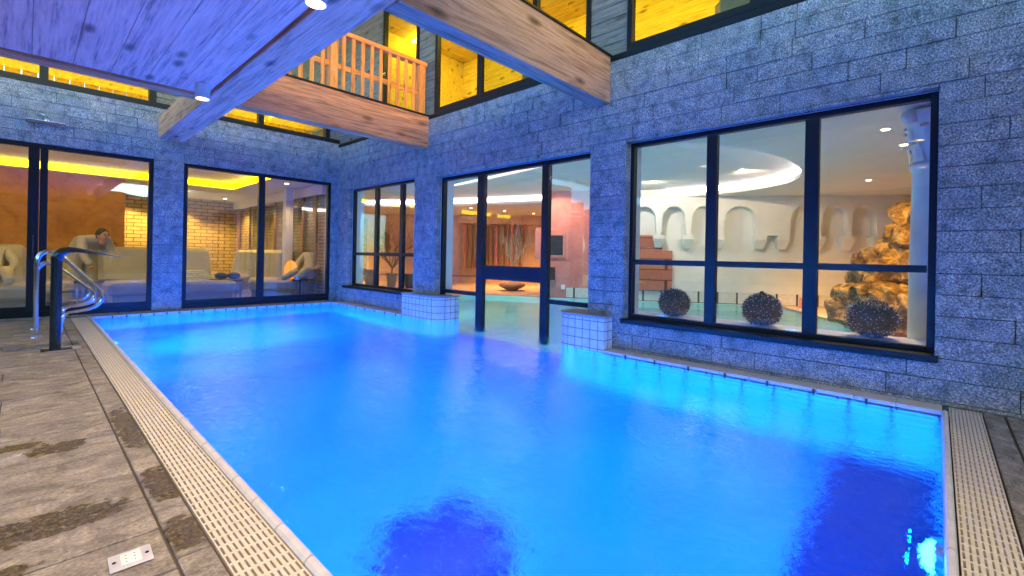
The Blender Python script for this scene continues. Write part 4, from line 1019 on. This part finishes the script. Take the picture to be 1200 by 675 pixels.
# people (small, seen through the glass)
def person(loc, rz, joints, edges, radii, head, label, hair=True):
    t = thing('person', label, 'person', loc, rz)
    me = bpy.data.meshes.new('robed_body'); me.from_pydata(joints, edges, []); me.update()
    o = bpy.data.objects.new('robed_body', me); C.objects.link(o); o.parent = t; me.materials.append(M['robe'])
    sk = o.modifiers.new('skin', 'SKIN'); su = o.modifiers.new('sub', 'SUBSURF'); su.levels = 2; su.render_levels = 2
    if not me.skin_vertices: me.skin_vertices.new()
    for i, r in enumerate(radii): me.skin_vertices[0].data[i].radius = r
    me.skin_vertices[0].data[0].use_root = True
    h = Vector(head)
    bm = B(); bmesh.ops.create_uvsphere(bm, u_segments=20, v_segments=14, radius=.1, matrix=Matrix.Translation(h) @ Matrix.Diagonal((.8, .95, 1.15, 1)))
    bmesh.ops.create_cone(bm, cap_ends=True, segments=8, radius1=.018, radius2=.006, depth=.04, matrix=Matrix.Translation(h+Vector((0, -.1, -.01))) @ Matrix.Rotation(pi/2, 4, 'X'))
    for s in (-1, 1): bmesh.ops.create_uvsphere(bm, u_segments=8, v_segments=6, radius=.02, matrix=Matrix.Translation(h+Vector((s*.08, 0, -.01))))
    cyl(bm, h+Vector((0, .01, -.17)), .05, .05, .1, 12); obj('head', bm, 'skin', t, smooth=True)
    for s in (-1, 1):
        bm = B(); bmesh.ops.create_uvsphere(bm, u_segments=8, v_segments=6, radius=.012, matrix=Matrix.Translation(h+Vector((s*.032, -.088, .015)))); obj('eye', bm, 'black', t)
    if hair:
        bm = B(); bmesh.ops.create_uvsphere(bm, u_segments=20, v_segments=14, radius=.108, matrix=Matrix.Translation(h+Vector((0, .02, .025))) @ Matrix.Diagonal((.84, .95, 1.1, 1)))
        for v in list(bm.verts):
            if v.co.z < h.z-.02 and v.co.y < h.y+.04: v.co.z = h.z-.0; v.co.y = max(v.co.y, h.y-.05)
        obj('hair', bm, 'hair', t, smooth=True)
    return t
def hand(par, loc, d):
    bm = B(); L0 = Vector(loc); d = Vector(d).normalized(); s = d.cross(Vector((0, 0, 1))).normalized(); u = s.cross(d)
    bmesh.ops.create_uvsphere(bm, u_segments=12, v_segments=8, radius=.045, matrix=Matrix.Translation(L0+d*.03) @ Matrix.Diagonal((1, 1, .6, 1)))
    for k, l in enumerate((.06, .07, .066, .052)):
        b_ = L0+d*.06+s*(.028-.018*k); tube(bm, [b_, b_+d*l*.6-u*.006, b_+d*l-u*.02], .009, 6, r1=.006)
    b_ = L0+d*.02+s*.04; tube(bm, [b_, b_+s*.025+d*.02, b_+s*.03+d*.05-u*.008], .01, 6, r1=.007)
    obj('hand', bm, 'skin', par)
# reclining person (joints relative to seat): pelvis, belly, chest, shoulders, arms, legs
J = [(0, .25, .55), (0, .36, .7), (0, .5, .9), (0, .55, 1.0), (.19, .5, .95), (.27, .3, .75), (.2, .05, .66), (-.19, .5, .95), (-.27, .3, .75), (-.2, .05, .66), (.1, .2, .52), (.13, -.25, .66), (.12, -.7, .5), (.12, -.78, .52), (-.1, .2, .52), (-.12, -.25, .6), (-.12, -.7, .5), (-.12, -.78, .52)]
E_ = [(0,1),(1,2),(2,3),(2,4),(4,5),(5,6),(2,7),(7,8),(8,9),(0,10),(10,11),(11,12),(12,13),(0,14),(14,15),(15,16),(16,17)]
Rr = [(.14,.12),(.14,.12),(.16,.12),(.06,.06),(.08,.08),(.06,.06),(.045,.045),(.08,.08),(.06,.06),(.045,.045),(.11,.1),(.085,.085),(.06,.06),(.05,.04),(.11,.1),(.085,.085),(.06,.06),(.05,.04)]
p = person((-.35, 10.75, -.02), .1, J, E_, Rr, (0, .58, 1.18), 'person in a white robe reclining on the lounger at the far left pane')
hand(p, (.2, .05, .66), (-.3, -1, 0)); hand(p, (-.2, .05, .66), (.3, -1, 0))
p = person((4.08, 9.9, -.02), -.75, J, E_, Rr, (0, .58, 1.18), 'person in white resting on a chair at the right edge of the right door')
hand(p, (.2, .05, .66), (-.3, -1, 0)); hand(p, (-.2, .05, .66), (.3, -1, 0))
J = [(0, 0, .92), (0, -.12, 1.1), (-.02, -.34, 1.2), (-.02, -.44, 1.2), (.19, -.34, 1.16), (.24, -.42, .9), (.16, -.5, .68), (-.21, -.34, 1.16), (-.26, -.42, .9), (-.18, -.52, .68), (.11, 0, .85), (.13, -.05, .48), (.12, .02, .08), (.12, -.12, .03), (-.11, 0, .85), (-.13, -.02, .48), (-.13, .06, .08), (-.13, -.08, .03)]
Rr2 = [(.2,.19),(.2,.19),(.19,.17),(.06,.06),(.09,.09),(.07,.07),(.05,.05),(.09,.09),(.07,.07),(.05,.05),(.14,.14),(.1,.1),(.06,.06),(.05,.04),(.14,.14),(.1,.1),(.06,.06),(.05,.04)]
p = person((.72, 11.75, 0), .5, J, E_, Rr2, (-.02, -.56, 1.24), 'person in a pale robe bending over a lounger behind the spout', True)
hand(p, (.16, -.5, .68), (0, -.4, -1)); hand(p, (-.18, -.52, .68), (0, -.4, -1))

bm = B()  # unseen hedge added to darken the reflections in the glass
box(bm, -12, 12, -10.6, -9.4, 0, 3.6); box(bm, -12.6, -11.4, -9.4, 14, 0, 3.6)
bmesh.ops.subdivide_edges(bm, edges=bm.edges[:], cuts=20, use_grid_fill=True)
for v in bm.verts: v.co += Vector((noise.noise(v.co*1.3), noise.noise(v.co*1.7+Vector((5, 0, 0))), noise.noise(v.co*1.1)))*.35
tag(obj('added_hedge', bm, 'hedge'), 'tall dark green hedge added unseen behind the camera to darken reflections', 'hedge')
# ---------------------------------------------------------------- world, sun, camera
w = bpy.data.worlds.new('World'); S.world = w; w.use_nodes = True; nt = w.node_tree
bg = nt.nodes['Background']; sky = nt.nodes.new('ShaderNodeTexSky'); sky.sky_type = 'NISHITA'; sky.sun_disc = False
sky.sun_elevation = radians(4); sky.sun_rotation = radians(200); sky.altitude = 1200; sky.ozone_density = 3.0
tn = mix(nt, 1, sky.outputs[0], (.8, .98, 1.05), 'MULTIPLY')
L(nt, tn, bg.inputs[0]); bg.inputs[1].default_value = 1.35
sd = bpy.data.lights.new('sun', 'SUN'); sd.energy = .4; sd.angle = radians(20); sd.color = (1, .72, .5)
so = bpy.data.objects.new('sun', sd); C.objects.link(so); so.rotation_euler = Vector((-.45, -.75, .42)).to_track_quat('Z', 'Y').to_euler()

cd = bpy.data.cameras.new('camera'); cam = bpy.data.objects.new('camera', cd); C.objects.link(cam); S.camera = cam
cam.location = (0, 0, 1.0)
yaw, pitch, roll, f = -.8186, .0005, .0190, 533.5
cy_, sy_ = cos(yaw), sin(yaw); cp, sp_ = cos(pitch), sin(pitch); cr, sr = cos(roll), sin(roll)
right = Vector((cy_, sy_, 0)); fwd = Vector((-sy_*cp, cy_*cp, sp_)); up = right.cross(fwd)
r2 = right*cr+up*sr; u2 = -right*sr+up*cr
cam.matrix_world = Matrix(((r2.x, u2.x, -fwd.x, 0), (r2.y, u2.y, -fwd.y, 0), (r2.z, u2.z, -fwd.z, 1.0), (0, 0, 0, 1)))
cd.sensor_width = 36; cd.lens = f/1200*36; cd.shift_y = -37.5/1200; cd.clip_start = .02; cd.clip_end = 500
S.view_settings.view_transform = 'Standard'; S.view_settings.look = 'None'; S.view_settings.exposure = .85; S.view_settings.gamma = 1
S.render.engine = 'CYCLES'
S.cycles.max_bounces = 10; S.cycles.transparent_max_bounces = 16; S.cycles.sample_clamp_indirect = 6
